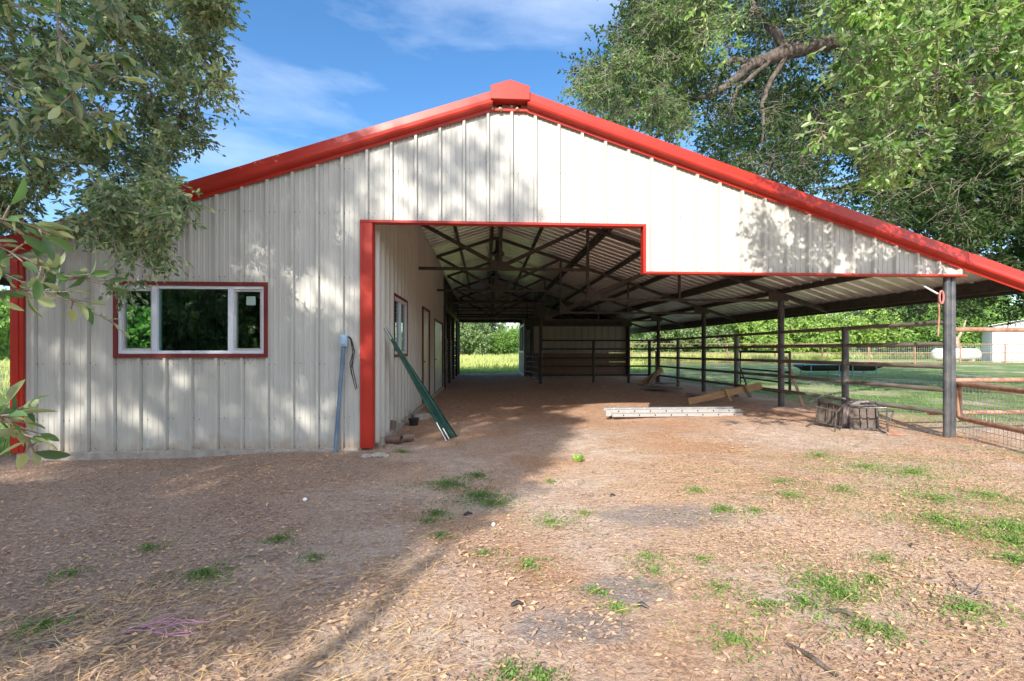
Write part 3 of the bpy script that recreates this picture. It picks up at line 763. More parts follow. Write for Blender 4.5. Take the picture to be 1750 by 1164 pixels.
# gate panel leaning outside the fence
g = empty('pipe_gate', (6.5, 10.3, 0), label='spare dark pipe gate leaning outside the fence behind the second column', cat='gate')
A0, A1 = Vector((6.55, 9.55, .0)), Vector((6.62, 11.6, .0))
gm = MB(); gm.tube([A0+zz*.33, A0+zz*1.22, A1+zz*1.22, A1+zz*.33, A0+zz*.33], .028, 8); o = gm.build('frame', M['steel'], g, True); o.location = -g.location
for z in (.55, .78): o = MB().tube([A0+zz*z, A1+zz*z], .022, 8).build('rail', M['steel'], g, True); o.location = -g.location

# rusty fence running right from the double post
rf_ = pfence('rusty_pipe_fence', 'rusty two-rail pipe fence leading right from the double front post', [(9.3, 6.15, 1.6)],
       [[(XC+.10, 6.0, 1.555), (9.3, 6.12, 1.555)], [(XC+.10, 6.0, .85), (9.3, 6.12, .85)], [(XC+.12, 6.3, .36), (9.3, 6.3, .36)]], .05, .033, M['rust'], M['rust'], (9.3, 6.15, 0), 1.6)
# mesh gate
gx = Vector((XC+.235, 5.98, 0)); ge = Vector((5.80, 3.85, 0))
g = empty('mesh_gate', tuple(gx), label='rusty framed gate with square wire mesh, swung toward the camera at the right post', cat='gate')
def gpart(mb, n, m, **k): o = mb.build(n, m, g, **k); o.location = -g.location; return o
gm = MB()
def rc_path(a, b, z0, z1, r=.05):
    d = (b-a).normalized(); P = []
    for c, (sx, sz) in (((a, z0), (1, 1)), ((a, z1), (1, -1)), ((b, z1), (-1, -1)), ((b, z0), (-1, 1))):
        p, z = c
        seq = [p + d*sx*r + zz*z, p + d*sx*r*.3 + zz*(z+sz*r*.3), p + zz*(z+sz*r)]
        if (sx, sz) in ((1, -1), (-1, 1)): seq = seq[::-1]
        P += seq
    return P + [P[0]]
gpart(MB().tube(rc_path(gx, ge, .34, .80), .034, 12), 'frame', M['rust'], smooth=True)
wm = MB(); n = 34
for i in range(1, n):
    p = gx.lerp(ge, i/n); q = random.uniform(-.008, .008)
    wm.tube([p+zz*.12+Vector((q*3, q, 0)), p+zz*.35+Vector((q, 0, 0)), p+zz*.78], 0.0036, 4)
for z in (.14, .22, .30, .38, .455, .53, .60, .67, .74): wm.tube([gx+zz*z, gx.lerp(ge, .5)+zz*(z+random.uniform(-.012, .012)), ge+zz*z], 0.0036, 4)
gpart(wm, 'wire_mesh', M['wire'])
for z in (.45, .7): gpart(MB().tube([gx+Vector((-.05, .02, z-.04)), gx+Vector((-.05, .02, z+.04))], .016, 8), 'hinge', M['steel'])

# ================================================================== THINGS IN AND BEFORE THE BARN
# ladder
lb = ground_pt(1157, 713); Lx0, Lx1 = ground_pt(1030, 713).x, ground_pt(1285, 713).x; ly = lb.y; lz = GZ(lb.x, ly)+.01
lad = empty('ladder', ((Lx0+Lx1)/2, ly, lz), (0, 0, R(-.6)), label='aluminium extension ladder lying flat on the dirt in the barn opening', cat='ladder')
def rails(zb, y0, x0, x1, sc):
    for yy in (y0, y0+.27):
        t = MB(); t.box(x0, x1, yy, yy+.006, zb, zb+.066); t.box(x0, x1, yy, yy+.03, zb, zb+.006); t.box(x0, x1, yy, yy+.03, zb+.060, zb+.066)
        if yy == y0:
            t.cur = 1; x = x0+.2
            while x < x1-.1:
                vs = [(x+.013*math.cos(a*math.pi/4), 0, zb+.033+.016*math.sin(a*math.pi/4)) for a in range(8)]
                t.prism(vs, (0, yy-.003, 0), (0, yy+.001, 0)); x += .29
        t.build('side_rail', [M['alu'], M['steel']], lad)
    x = x0+.2
    while x < x1-.1:
        MB().tube([(x, y0+.006, zb+.033), (x, y0+.27, zb+.033)], .014, 8).build('rung', M['alu'], lad, True); x += .29
hl = (Lx1-Lx0)/2
rails(.0, -.01, -hl+.08, hl, 0); rails(.068, .02, -hl, hl-.02, 0)
MB().box(-hl-.04, -hl+.06, -.012, .014, .02, .13).build('foot', M['alu'], lad)
# board with cleats propped on fence
bd = empty('wooden_plank', tuple(ground_pt(1180, 697)), label='long pine plank with two short cleats, propped up against the fence rail', cat='plank')
a = ground_pt(1176, 692) + Vector((0, 0, .075)); b_ = at(1301, 659, 9.9)
o = MB().beam(a, b_, .04, .15).build('board', M['wood'], bd, bevel=.003); o.location = -bd.location
dd = (b_-a)
for t_, m_ in ((.52, 'wood'), (.78, 'oldwood')):
    c = a + dd*t_ + Vector((0, -.045, 0)); o = MB().beam(c + Vector((-.05, 0, .10)), c + Vector((.06, -.02, -.17)), .04, .05).build('cleat', M[m_], bd); o.location = -bd.location
# leaning rusty posts
def lean_post(top_, foot, m, label, w=.05):
    o = MB(); o.beam(foot, top_, w, .012); o.beam(Vector(foot)+Vector((.0, .018, 0)), Vector(top_)+Vector((0, .018, 0)), .012, .04)
    c = (Vector(foot)); q = o.build('steel_post', m, None); tag(q, label, 'fence post'); return q
lean_post(at(1343, 610, 9.75), ground_pt(1373, 695), M['rust'], 'rusty steel post leaning against the second column of the open side', .065)
lean_post(at(1257, 603, 11.3), ground_pt(1284, 679), M['steel'], 'dark steel post leaning on the fence between the second and third columns', .07)
# leaning boards by the far corner column
for i, (t_, f_, m_, lb_) in enumerate((((1127, 628, 15.9), (1108, 659), 'oldwood', 'brown board leaning steeply on the corner of the far pipe fence'),
                                  ((1132, 632, 15.8), (1092, 658), 'wood', 'pale board slanting low beneath the steep brown board by the far fence corner'),
                                  ((1121, 600, 16.1), (1121, 655), 'oldwood', 'narrow upright board standing against the far fence corner'))):
    p = ground_pt(*f_); o = MB().beam(p, at(*t_), .16 if i < 2 else .09, .035, roll=R(80)).build('leaning_board', M[m_]); tag(o, lb_, 'board')
# grey board scraps on the ground
gp = []
for i, (px, py, l, w_, a_, z_) in enumerate(((1122, 666, .9, .3, -10, .02), (1135, 668, 1.0, .28, -25, .06), (1140, 661, .7, .35, 12, .10), (1109, 662, .7, .25, 5, .05), (1190, 677, .5, .25, -8, .03))):
    p = ground_pt(px, py); q = MB(); q.box(-l/2, l/2, -w_/2, w_/2, 0, .015); q.box(-l/2+.05, l/2-.1, -w_/2-.08, w_/2-.12, .016, .03)
    o = q.build('weathered_sheet', M['greywood']); o.location = (p.x, p.y, p.z+z_); o.rotation_euler = (R(3), R(-6+3*i), R(a_))
    tag(o, ['grey weathered board lying lowest in the scrap heap by the fence corner', 'grey weathered board slanting over the front of the scrap heap', 'grey weathered board on top at the right of the scrap heap', 'small grey board at the left end of the scrap heap', 'lone grey board scrap lying behind the propped pine plank'][i], 'board', 'weathered board scraps')
# conduit pole with box and wires
p0 = Vector((at(573, 772, D-.09).x, D-.10, -.03)); p1 = at(587, 590, D-.10)
cp = empty('conduit_pole', tuple(p0), label='blue-grey conduit pipe leaning on the front wall with a pale box and loose black wires', cat='conduit')
def cpart(mb, n, m, **k): o = mb.build(n, m, cp, **k); o.location = -cp.location
cpart(MB().tube([p0, p1], .024, 12), 'pipe', M['blue'], smooth=True)
b1 = MB(); c = p1 + Vector((.01, 0, .06)); b1.beam(c - Vector((.008, 0, .075)), c + Vector((.004, 0, .07)), .085, .06); b1.beam(c + Vector((-.002, -.036, -.05)), c+Vector((.004, -.036, .05)), .06, .012)
cpart(b1, 'junction_box', M['bluebox'], bevel=.008)
for i in range(3):
    s = c + Vector((.04, 0, .05)); P = [s]
    for px, py in (((600, 578), (606, 600), (602, 625), (606, 645), (610, 664)), ((599, 580), (603, 602), (598, 622), (601, 640), (604, 650)), ((598, 576), (604, 596), (600, 630), (604, 652), (608, 666)))[i]:
        P.append(at(px, py, D-.07-.01*i))
    cpart(MB().tube(P, .0055, 6), 'wire', M['black'], smooth=True)
# bundle of green steel posts
tb = empty('steel_post_bundle', tuple(ground_pt(768, 752)), label='bundle of dark green steel fence posts leaning on the aisle wall', cat='fence posts')
Tt = at(658, 560, 6.42)
for i in range(5):
    f_ = ground_pt(762 + i*4.3, 753 - i*.8) + Vector((0, .03*i, .01)); t_ = Tt + Vector((.012*i, .035*i, -.03*i))
    q = MB(); q.beam(f_, t_, .034, .007, roll=R(35*i)); q.beam(f_, t_, .007, .034, roll=R(35*i))
    n = 14
    for k in range(n): c = Vector(f_).lerp(t_, .3+.65*k/n); q.box(c.x-.006, c.x+.006, c.y-.02, c.y-.012, c.z-.01, c.z+.01)
    o = q.build('post', M['green'], tb); o.location = -tb.location
    if i < 2:
        e = Vector(f_).lerp(t_, .16 if i == 0 else .1); q = MB(); q.beam(f_ - (t_-f_)*.005, e, .044, .012, roll=R(20*i)).build('white_tip', M['whitep'], o)
        e = Vector(f_).lerp(t_, .90); q = MB(); q.beam(e, t_ + (t_-f_)*.004, .043, .012, roll=R(20*i)).build('white_tip', M['wire'], o)
# black pot and grey block behind, clay pipes, stones
p = ground_pt(707, 727); o = MB().lathe((0, 0, 0), [(0, 0), (.065, 0), (.085, .10), (.095, .10), (.095, .12), (.083, .12), (.07, .03), (0, .03)], 20).build('flower_pot', M['black'], None, True); o.location = p
tag(o, 'small black plastic pot on the ground by the aisle wall', 'pot')
p = ground_pt(717, 718); o = MB().box(-.16, .14, -.1, .12, -.02, .10).build('concrete_block', M['concrete'], None, bevel=.015); o.location = p + Vector((0, .15, 0)); o.rotation_euler.z = .5
tag(o, 'rough grey concrete block behind the black pot', 'block')
for i, (px, py, dx, dy) in enumerate(((662, 758, .20, -.06), (676, 757, .22, .10), (668, 745, -.03, .24))):
    p = ground_pt(px, py) + Vector((0, 0, .055)); q = MB(); a_ = Vector((0, 0, 0)); b2 = Vector((dx, dy, .01)) if i < 2 else Vector((.02, .06, .16))
    q.tube([a_, b2], .055, 14, caps=False); q.tube([b2, a_], .044, 14, caps=False); o = q.build('clay_pipe', M['clay'], None, True); o.location = p
    tag(o, ['short brown clay pipe lying nearest the red jamb', 'brown clay pipe lying to the right of the other two by the aisle wall', 'brown clay pipe standing tilted with open end up by the aisle wall'][i], 'clay pipe', 'clay pipes by the aisle wall')
for i, (px, py, s, lb_) in enumerate(((649, 779, .11, 'pale broken concrete lump at the foot of the red jamb'), (627, 780, .08, 'smaller flat pale stone left of the lump under the red jamb'), (740, 712, .12, 'flat tan stone on the dirt beside the green posts'), (1247, 745+6, .03, 'tiny pale stone in the sunlit dirt below the ladder'),
        (1664, 752, .06, 'pale stone on the dirt just right of the double post'), (1595, 741, .09, 'pale stone on the dirt just left of the double post'), (1028, 661, .12, 'pale stone at the foot of the middle stall fence post'), (983, 658, .06, 'small pale stone lying left of the middle stall fence post'))):
    p = ground_pt(px, py); o = MB().blob((0, 0, .0), s, 20+i, .38).build('stone', M['stone']); o.location = p; tag(o, lb_, 'stone')
# black wheeled scrap / shovel blade near chairs
p = ground_pt(1532, 744); o = MB().add([(-.13, 0, .01), (.02, -.09, .012), (.14, -.04, .012), (.03, .09, .07), (-.1, .08, .06)], [(0, 1, 2, 3, 4)]).build('metal_scrap', M['rust']); o.location = p
md = o.modifiers.new('s', 'SOLIDIFY'); md.thickness = .006; tag(o, 'flat rusty brown metal scrap lying before the tipped chairs', 'scrap metal')
# chairs
def make_chair():
    root = empty('tube_chair'); r = .013
    fr = MB()
    for s in (-1, 1):
        x = .24*s
        fr.tube([(x, .22, .40), (x, .30, .03), (x, .28, .0), (x, -.20, .0), (x, -.24, .03), (x, -.22, .62), (x, -.18, .65), (x, .18, .65), (x, .22, .62)], r, 8)
    for (y, z) in ((.22, .40), (-.22, .40), (.28, .012)): fr.tube([(-.24, y, z), (.24, y, z)], r, 8)
    fr.build('frame', M['chairf'], root, True)
    s_ = MB(); s_.box(-.22, .22, -.21, .21, .425, .437); 
    so2 = s_.build('seat', M['seatb'], root)
    q = MB()
    for x in (-.235, .21): q.box(x, x+.025, -.22, .22, .355, .424)
    for y in (-.22, .195, -.05, .06): q.box(-.209, .209, y, y+.022, .362 if abs(y) > .1 else .38, .424)
    q.build('seat_frame', M['chairf'], so2)
    MB().box(-.22, .22, -.21, .22, .438, .475).build('cushion', M['pad'], root, bevel=.018)
    q = MB(); q.prism([(0, 0, 0), (0, .03, 0), (0, .11, .42), (0, .08, .42)], (-.2, .20, .47), (.2, .20, .47)); q.build('backrest', M['pad'], root, bevel=.01)
    for s in (-1, 1): MB().tube([(.215*s, .22, .40), (.215*s, .30, .88)], r, 8).build('back_post', M['chairf'], root, True)
    for s in (-1, 1): MB().box(.24*s-.025, .24*s+.025, -.15, .15, .662, .682).build('armrest', M['pad'], root, bevel=.006)
    return root
c0 = make_chair()
c1 = copy_tree(c0); c2 = copy_tree(c0)
def place_axes(o, loc, zdir, ydir):
    z_ = Vector(zdir).normalized(); y_ = Vector(ydir); y_ = (y_ - z_*y_.dot(z_)).normalized(); x_ = y_.cross(z_)
    o.rotation_euler = Matrix((x_, y_, z_)).transposed().to_euler(); o.location = loc; o.scale = (.79, .79, .79)
p = ground_pt(1482, 741); place_axes(c0, (p.x+.0, p.y-.02, p.z+.185), (.50, .86, .05), (.86, -.50, .06))
place_axes(c1, (p.x-.50, p.y+.30, p.z+.17), (.88, .45, .22), (.45, -.86, -.16))
place_axes(c2, (p.x+.42, p.y+.40, p.z+.34), (-.12, .25, -.95), (.93, .36, -.02))
for c_, l_ in ((c0, 'tipped tube-framed chair nearest the camera in the chair heap, underside showing'), (c1, 'tipped tube-framed chair at the left end of the chair heap'), (c2, 'tube-framed chair with pale cushion lying at the right and back of the chair heap')):
    tag(c_, l_, 'chair', 'tipped chairs heaped by the fence')
# rope / latch at the front post
hk = empty('door_hook', tuple(at(1608, 500, D-.12)), label='white rod with faded red loop and rusty strap hanging at the double post', cat='hook')
def hpart(mb, n, m, **k): o = mb.build(n, m, hk, **k); o.location = -hk.location
hpart(MB().tube([at(1552, 474, D+.3), at(1604, 503, D-.02)], .012, 8), 'rod', M['tank'], smooth=True)
hpart(MB().tube([at(1604, 503, D-.06), at(1605, 535, D-.08), at(1603, 575, D-.08)], .011, 6), 'strap', M['rust'])
P = [at(1609+3.5*math.cos(t_), 508+11*math.sin(t_), D-.09) for t_ in np.linspace(0, 2*math.pi, 16)]
hpart(MB().tube(P, .012, 8), 'loop', M['pinkstrap'], smooth=True)
# small litter in the foreground
for px, py, r_, lb_ in ((521, 856, .017, 'round white cap lying on the shaded dirt'), (843, 899, .013, 'white plastic scrap near the green weeds')):
    p = ground_pt(px, py); o = MB().lathe((0, 0, 0), [(0, .012), (r_*.9, .012), (r_, .008), (r_, 0)], 14).build('bottle_cap', M['whitep'], None, True); o.location = p + Vector((0, 0, .008)); o.rotation_euler = (.5, .2, 0); tag(o, lb_, 'cap')
rr = random.Random(3); tw = MB(); pc = ground_pt(262, 1082)
for i in range(11):
    P = []; a_ = rr.uniform(-.7, .7); x, y = pc.x + rr.uniform(-.15, .1), pc.y + rr.uniform(-.04, .04)
    for k in range(6): P.append((x, y, GZ(x, y)+.022+rr.uniform(0, .02))); a_ += rr.uniform(-.6, .6); x += .055*math.cos(a_); y += .03*math.sin(a_)
    tw.tube(P, .0016, 5)
tag(tw.build('twine', M['pink']), 'tangle of pink plastic twine on the dry grass', 'twine')
for i, (px, py, l, a_, lb_) in enumerate(((800, 884-3, .07, .2, 'short black stick end in the shade below the weeds'), (1047, 849, .05, .1, 'small black lump in the sun right of the weeds'), (884, 1037, .06, .1, 'black lump on the orange mulch at lower middle'), (1098, 1040, .06, -.5, 'dark stick scrap at the lower ashy patch'), (1440, 1052, .10, -.6, 'grey stick scrap at lower right'), (1385, 1130, .22, 1.9, 'forked brown stick on the mulch at lower right'), (1560, 936, .03, 0, 'small dark lump on the mulch at right'))):
    p = ground_pt(px, py); dx, dy = math.cos(a_)*l/2, math.sin(a_)*l/2
    o = MB().tube([(-dx, -dy, .01), (0, .006, .02), (dx, dy, .012)], [.008, .011, .006], 6).build('stick', M['bark'] if i > 3 else M['black'], None, True); o.location = p; tag(o, lb_, 'stick')

for px, py, sd0, lb_ in ((395, 955, 1, 'pale dry twig lying between the weeds in the left shade'), (1640, 1020, 2, 'thin pale dry twig on the mulch at lower right'), (60, 1100, 3, 'long grey dry stalk on the ground at lower left')):
    rr = random.Random(sd0); c = ground_pt(px, py); q = MB()
    for k in range(5):
        a_ = rr.uniform(-.5, .9); x, y = rr.uniform(-.08, .08), rr.uniform(-.05, .05); P = []
        for j in range(5): P.append((x, y, .012 + .012*rr.random())); a_ += rr.uniform(-.35, .35); x += .06*math.cos(a_); y += .06*math.sin(a_)
        q.tube(P, [.0035, .003, .0028, .002, .0012], 5)
    o = q.build('dry_twig', M['greywood'], None, True); o.location = c; tag(o, lb_, 'twig')

# ================================================================== YARD AND BACKGROUND
FY = 37.0
ff = empty('pasture_fence', (20, FY, 0), label='rusty pipe fence with wire mesh running across the far side of the yard', cat='fence')
fo_ = []
x = 11.8; xs_ = []
while x < 62: xs_.append(x); x += 4.1
for x in xs_:
    o = MB().tube([(x, FY, -.1), (x, FY, 1.78)], .055, 8).build('post', M['rust'], ff, True); o.location = -ff.location
for z in (1.72, .98, .22):
    o = MB().tube([(11.8, FY, z), (62, FY, z)], .035, 8).build('rail', M['rust'], ff, True); o.location = -ff.location
wm = MB()
x = 30
while x < 60: wm.tube([(x, FY-.04, .2), (x, FY-.04, 1.7)], .006, 3); x += .2
for z in np.arange(.3, 1.7, .15): wm.tube([(30, FY-.04, z), (60, FY-.04, z)], .006, 3)
o = wm.build('wire_mesh', M['wire'], ff); o.location = -ff.location
# shorter fence going back from the left end
pfence('side_pasture_fence', 'rusty pipe fence at right angles behind the pasture fence', [(11.8, y, 1.7) for y in (43, 49, 55)], [[(11.8, FY+.1, z), (11.8, 55, z)] for z in (1.7, 1.0, .3)], .055, .035, M['rust'], M['rust'], (11.8, 43, 0), 1.7)
# feed trough
tp = ground_pt(1432, 642); tr_ = empty('feed_trough', tuple(tp), (0, 0, R(-2)), label='long black feed trough on pale blue metal legs out in the yard', cat='trough')
sc_ = (ground_pt(1494, 642).x - ground_pt(1369, 642).x)/2
t = MB(); n = 12
for s0, s1, hh in ((-sc_, sc_, 0),):
    vs = []
    for x in (s0+.18, s1-.18):
        pass
    ring = []
    sec = [(-.34, .50), (-.30, .32), (-.16, .22), (.16, .22), (.30, .32), (.34, .50), (.29, .50), (.26, .34), (.14, .26), (-.14, .26), (-.26, .34), (-.29, .50)]
    m_ = len(sec); V_ = [(s0, y, z if z > .4 else .40) for y, z in sec] + [(s0+.3, y, z) for y, z in sec] + [(s1-.3, y, z) for y, z in sec] + [(s1, y, z if z > .4 else .40) for y, z in sec]
    t.add(V_, [(j*m_+i, j*m_+(i+1) % m_, (j+1)*m_+(i+1) % m_, (j+1)*m_+i) for j in range(3) for i in range(m_)] + [tuple(range(6)), tuple(3*m_+i for i in range(6))[::-1]])
t.build('tub', M['black'], tr_)
q = MB()
for y in (-.36, .36): q.tube([(-sc_, y, .50), (sc_, y, .50)], .024, 8)
for x in (-sc_, sc_): q.tube([(x, -.36, .50), (x, .36, .50)], .024, 8)
for y in (-.33, .33): q.tube([(-sc_+.3, y, .10), (sc_-.3, y, .10)], .018, 6)
q.build('frame', M['trough'], tr_, True)
for x in (-sc_+.35, -.2, .4, sc_-.35):
    for y in (-.35, .35): MB().tube([(x, y, .50), (x, y*1.05, 0)], .022, 8).build('leg', M['trough'], tr_, True)
# propane tank
Yt = 42.; a = at(1595, 608, Yt); b_ = at(1672, 608, Yt); Lt = b_.x-a.x; rt = .58
tk = empty('gas_tank', ((a.x+b_.x)/2, Yt, 0), label='white horizontal gas tank standing beyond the rusty fence', cat='tank')
pr = [(0, -Lt/2)] + [(rt*math.sin(t_), -Lt/2+.4-.4*math.cos(t_)) for t_ in np.linspace(.3, math.pi/2, 5)] + [(rt*math.sin(t_), Lt/2-.4+.4*math.cos(t_)) for t_ in np.linspace(math.pi/2, .3, 5)] + [(0, Lt/2)]
MB().lathe((0, 0, .80), pr, 24, 'X').build('vessel', M['tank'], tk, True)
MB().lathe((.3, 0, 1.36), [(0, .28), (.2, .26), (.24, .12), (.24, 0)], 14).build('valve_dome', M['rust'], tk, True)
for x in (-Lt*.3, Lt*.3): MB().box(x-.15, x+.15, -.4, .4, 0, .33).build('support', M['concrete'], tk)
# white shed
p = at(1697, 620, 40.); shed = empty('shed', (p.x, 40, 0), label='white metal shed with low gable roof at the far right', cat='shed'); shed.rotation_euler.z = -R(44)
w_ = MB(); W_ = 7.0; hE = 3.45
clad(w_, 0, W_, 0, lambda x: hE + .22*min(x, W_-x), 0, 'x', -1, extra=(W_/2,)); clad(w_, 0, 8, 0, hE, 0, 'y', -1); clad(w_, 0, 8, 0, hE, W_, 'y', 1); clad(w_, 0, W_, 0, lambda x: hE + .22*min(x, W_-x), 8, 'x', 1, extra=(W_/2,))
w_.build('wall', M['tank'], shed)
r_ = MB(); e = .35
for s in (0, 1):
    X0, X1 = (-e, W_/2) if s == 0 else (W_+e, W_/2)
    z0_, z1_ = hE-.22*e+.05, hE+.22*W_/2+.05
    r_.add([(X0, -e, z0_), (X1, -e, z1_), (X1, 8+e, z1_), (X0, 8+e, z0_), (X0, -e, z0_+.06), (X1, -e, z1_+.06), (X1, 8+e, z1_+.06), (X0, 8+e, z0_+.06)], [(0,1,2,3),(7,6,5,4),(0,4,5,1),(1,5,6,2),(2,6,7,3),(3,7,4,0)])
r_.build('roof', mat('chalky_roof', (.6, .6, .58), .8), shed)
MB().box(3.2, 4.8, -.06, -.035, .05, 2.3).build('door', M['galv'], shed)

# ================================================================== TREES
def trunk_mesh(mb, pts, rads, n=12):
    P = []; Q = []
    for i in range(len(pts)-1):
        a, b = Vector(pts[i]), Vector(pts[i+1]); 
        for k in range(4):
            t_ = k/4; j = .10 * (a-b).length / 4
            P.append(a.lerp(b, t_) + Vector((random.uniform(-j, j), random.uniform(-j, j), random.uniform(-j, j)) if (i or k) else (0, 0, 0))); Q.append((rads[i]*(1-t_) + rads[i+1]*t_) * random.uniform(.94, 1.07))
    P.append(Vector(pts[-1])); Q.append(rads[-1]); mb.tube(P, Q, n)
def crown_obj(root, name, fl, lm, add_twigs=True):
    V, Fc, tint, TV, TF = fl
    o = np_mesh(name, V, Fc, lm, root, tint); o.location = -Vector(root.location)
    if add_twigs:
        t_ = np_mesh('twigs', TV, TF, M['twig'], o)
    return o
def cat_fl(*fls):
    V, Fc, T, TV, TF = [], [], [], [], []; n = m = 0
    for v, f_, t_, tv, tf in fls:
        V.append(v); Fc.append(f_+n); T.append(t_); TV.append(tv); TF.append(tf+m); n += len(v); m += len(tv)
    return np.vstack(V), np.vstack(Fc), np.concatenate(T), np.vstack(TV), np.vstack(TF)
def branchlet(pts_px, n_leaf, size, Ys, side_len=.05):
    """a near twig followed through space, with fine leaves in loose whorls; returns foliage arrays"""
    P = [at(x, y, Y) for (x, y), Y in zip(pts_px, Ys)]
    A, B = [], []; LP, LD = [], []
    for a, b in zip(P, P[1:]): A.append(a); B.append(b)
    tot = len(P)-1
    for i in range(n_leaf):
        t_ = (i + random.random()) / n_leaf * tot; k = min(int(t_), tot-1); p = P[k].lerp(P[k+1], t_-k)
        d = (P[k+1]-P[k]).normalized(); r = Vector((random.gauss(0, 1), random.gauss(0, 1), random.gauss(0, 1)))
        s = p
        if random.random() < .5:
            s = p + (d*.6 + r.normalized()).normalized()*random.uniform(.2, 1)*side_len; A.append(p); B.append(s)
        LP.append(s); LD.append((d*.7 + r.normalized()*.9).normalized())
    LP, LD = np.array(LP), np.array(LD); k = len(LP)
    V, Fc = leaf_arrays(LP, LD, size*.78*(.6+.55*rng.random(k)), .36, True, fold=.2)
    T = np.repeat(np.clip(rng.normal(.55, .22, k), 0, 1), 8)
    TV, TF = ribbon_tubes(np.array(A), np.array(B), .0028, 5)
    return V, Fc, T, TV, TF

# ---- left oak: hanging over the left of the barn front
lt = empty('oak_tree', (-9.2, 2.2, 0), label='left live oak with olive leaves hanging over the barn window corner', cat='tree')
mb = MB(); trunk_mesh(mb, [(-9.2, 2.2, -.2), (-9.1, 2.3, 2.2), (-8.4, 2.8, 3.9)], [.45, .38, .30])
o = mb.build('trunk', M['bark'], lt, True); o.location = -lt.location
for pts, rd in (([(-8.6, 2.7, 3.6), (-6.6, 4.2, 4.9), (-4.6, 5.3, 5.6), (-3.2, 5.8, 5.7)], [.2, .13, .08, .03]), ([(-8.5, 2.8, 3.8), (-7.4, 3.0, 6.0), (-5.6, 3.0, 7.6)], [.2, .14, .05]), ([(-8.4, 2.9, 3.5), (-6.0, 3.6, 3.9), (-4.4, 4.2, 3.7)], [.15, .09, .03]), ([(-8.7, 2.8, 3.6), (-9.8, 5.0, 6.0), (-9.5, 7, 7)], [.2, .12, .05])):
    mb = MB(); trunk_mesh(mb, pts, rd, 8); o = mb.build('limb', M['bark'], lt, True); o.location = -lt.location
pl = [(-200, -120), (370, -120), (385, 40), (355, 60), (375, 130), (378, 205), (345, 250), (318, 285), (285, 320), (290, 380), (262, 410), (215, 400), (180, 385), (165, 300), (110, 285), (60, 330), (20, 390), (-200, 430)]
f1 = foliage(crown_clumps(pl, 340, 4.4, 6.8, 34), 30, 6, .062, .35, twig_rad=.003, width=.45)
f2 = foliage(crown_clumps([(60, 300), (330, 320), (290, 430), (240, 445), (170, 400), (90, 370)], 34, 3.6, 4.8, 32, holes=[(118, 335, 46, 40)]), 16, 7, .055, .7, twig_rad=.003, fine=True)
f3 = foliage([(c[0], c[1], c[2], c[3]) for c in crown_clumps([(-700, -900), (330, -900), (330, -90), (-700, 200)], 170, 3.8, 7.5, 60)], 22, 6, .085, .3, twig_rad=.004)
# nearer sprays at upper left
f4 = foliage(crown_clumps([(0, -30), (200, -30), (210, 150), (60, 240), (0, 240)], 12, 1.9, 2.6, 40), 7, 6, .055, .5, fine=True, twig_rad=.0025)
f5 = foliage([tuple(at(random.uniform(190, 290), random.uniform(425, 500), 3.2)) + (.13,) for _ in range(9)], 5, 6, .042, .9, fine=True, twig_rad=.0022)
fn = [branchlet([(-40, 368), (30, 378), (80, 395)], 17, .075, [.95, .95, .98]),
      branchlet([(-30, 410), (40, 440), (100, 470), (170, 480)], 27, .068, [1.05, 1.08, 1.1, 1.15]),
      branchlet([(-20, 500), (40, 495), (95, 500), (140, 520)], 22, .070, [1.1, 1.1, 1.12, 1.15]),
      branchlet([(10, 470), (80, 500), (150, 530), (200, 555)], 24, .05, [1.7, 1.7, 1.75, 1.8]),
      branchlet([(-40, 700), (10, 715), (45, 745), (60, 775)], 22, .072, [1.0, 1.0, 1.02, 1.05]),
      branchlet([(-30, 730), (0, 720), (30, 700), (50, 690)], 13, .070, [1.0, 1.0, 1.02, 1.05]),
      branchlet([(95, -20), (100, 80), (120, 150), (135, 210)], 34, .07, [1.5, 1.5, 1.52, 1.55], .08),
      branchlet([(100, 60), (150, 110), (190, 130)], 16, .06, [1.5, 1.5, 1.55])]
crown_obj(lt, 'crown', cat_fl(f1, f3), M['leafL'])
crown_obj(lt, 'low_foliage', cat_fl(f2, f4, f5, *fn), M['leafL'])

# ---- the oak behind the camera whose shade falls over the yard and wall
ot_ = empty('oak_tree', (-3.6, -6.5, 0), label='tall oak behind the viewer that shades the left of the yard', cat='tree')
mb = MB(); trunk_mesh(mb, [(-6.0, -7.5, -.3), (-5.9, -7.4, 3.0), (-6.3, -7.2, 5.5), (-6.2, -7.0, 8.5)], [.42, .34, .28, .12]); o = mb.build('trunk', M['bark'], ot_, True); o.location = -ot_.location
def sunpt(u, w, Y): return (u + .391*Y, Y, w - .641*Y)
for pts, rd in (([(-6, -7.3, 3.6), sunpt(-1.75, .3, -6.0), sunpt(-1.45, 1.2, -6.2), sunpt(-1.35, 2.2, -6.5)], [.12, .07, .05, .02]), ([(-6.2, -7.2, 5.2), sunpt(-4.5, 3.5, -6.8), sunpt(-2.6, 6.0, -6)], [.16, .1, .04]), ([(-6.2, -7.2, 5.4), (-8.5, -6.5, 8), (-10, -6, 10)], [.18, .12, .05])):
    mb = MB(); trunk_mesh(mb, pts, rd, 8); o = mb.build('limb', M['bark'], ot_, True); o.location = -ot_.location
rs = random.Random(11); cl = []
HOL = [(-7.3, 4.25, .5, .28), (-7.0, 5.0, .35, .2), (-6.5, 4.1, .3, .3), (-4.35, 5.9, .3, .22), (-4.6, 5.2, .15, .12), (-7.2, 3.15, 1.4, .24), (-7.6, 2.45, 1.5, .17), (-5.2, 3.5, .6, .1), (-3.4, 7.35, .3, .25), (-2.5, 6.95, .22, .3)]
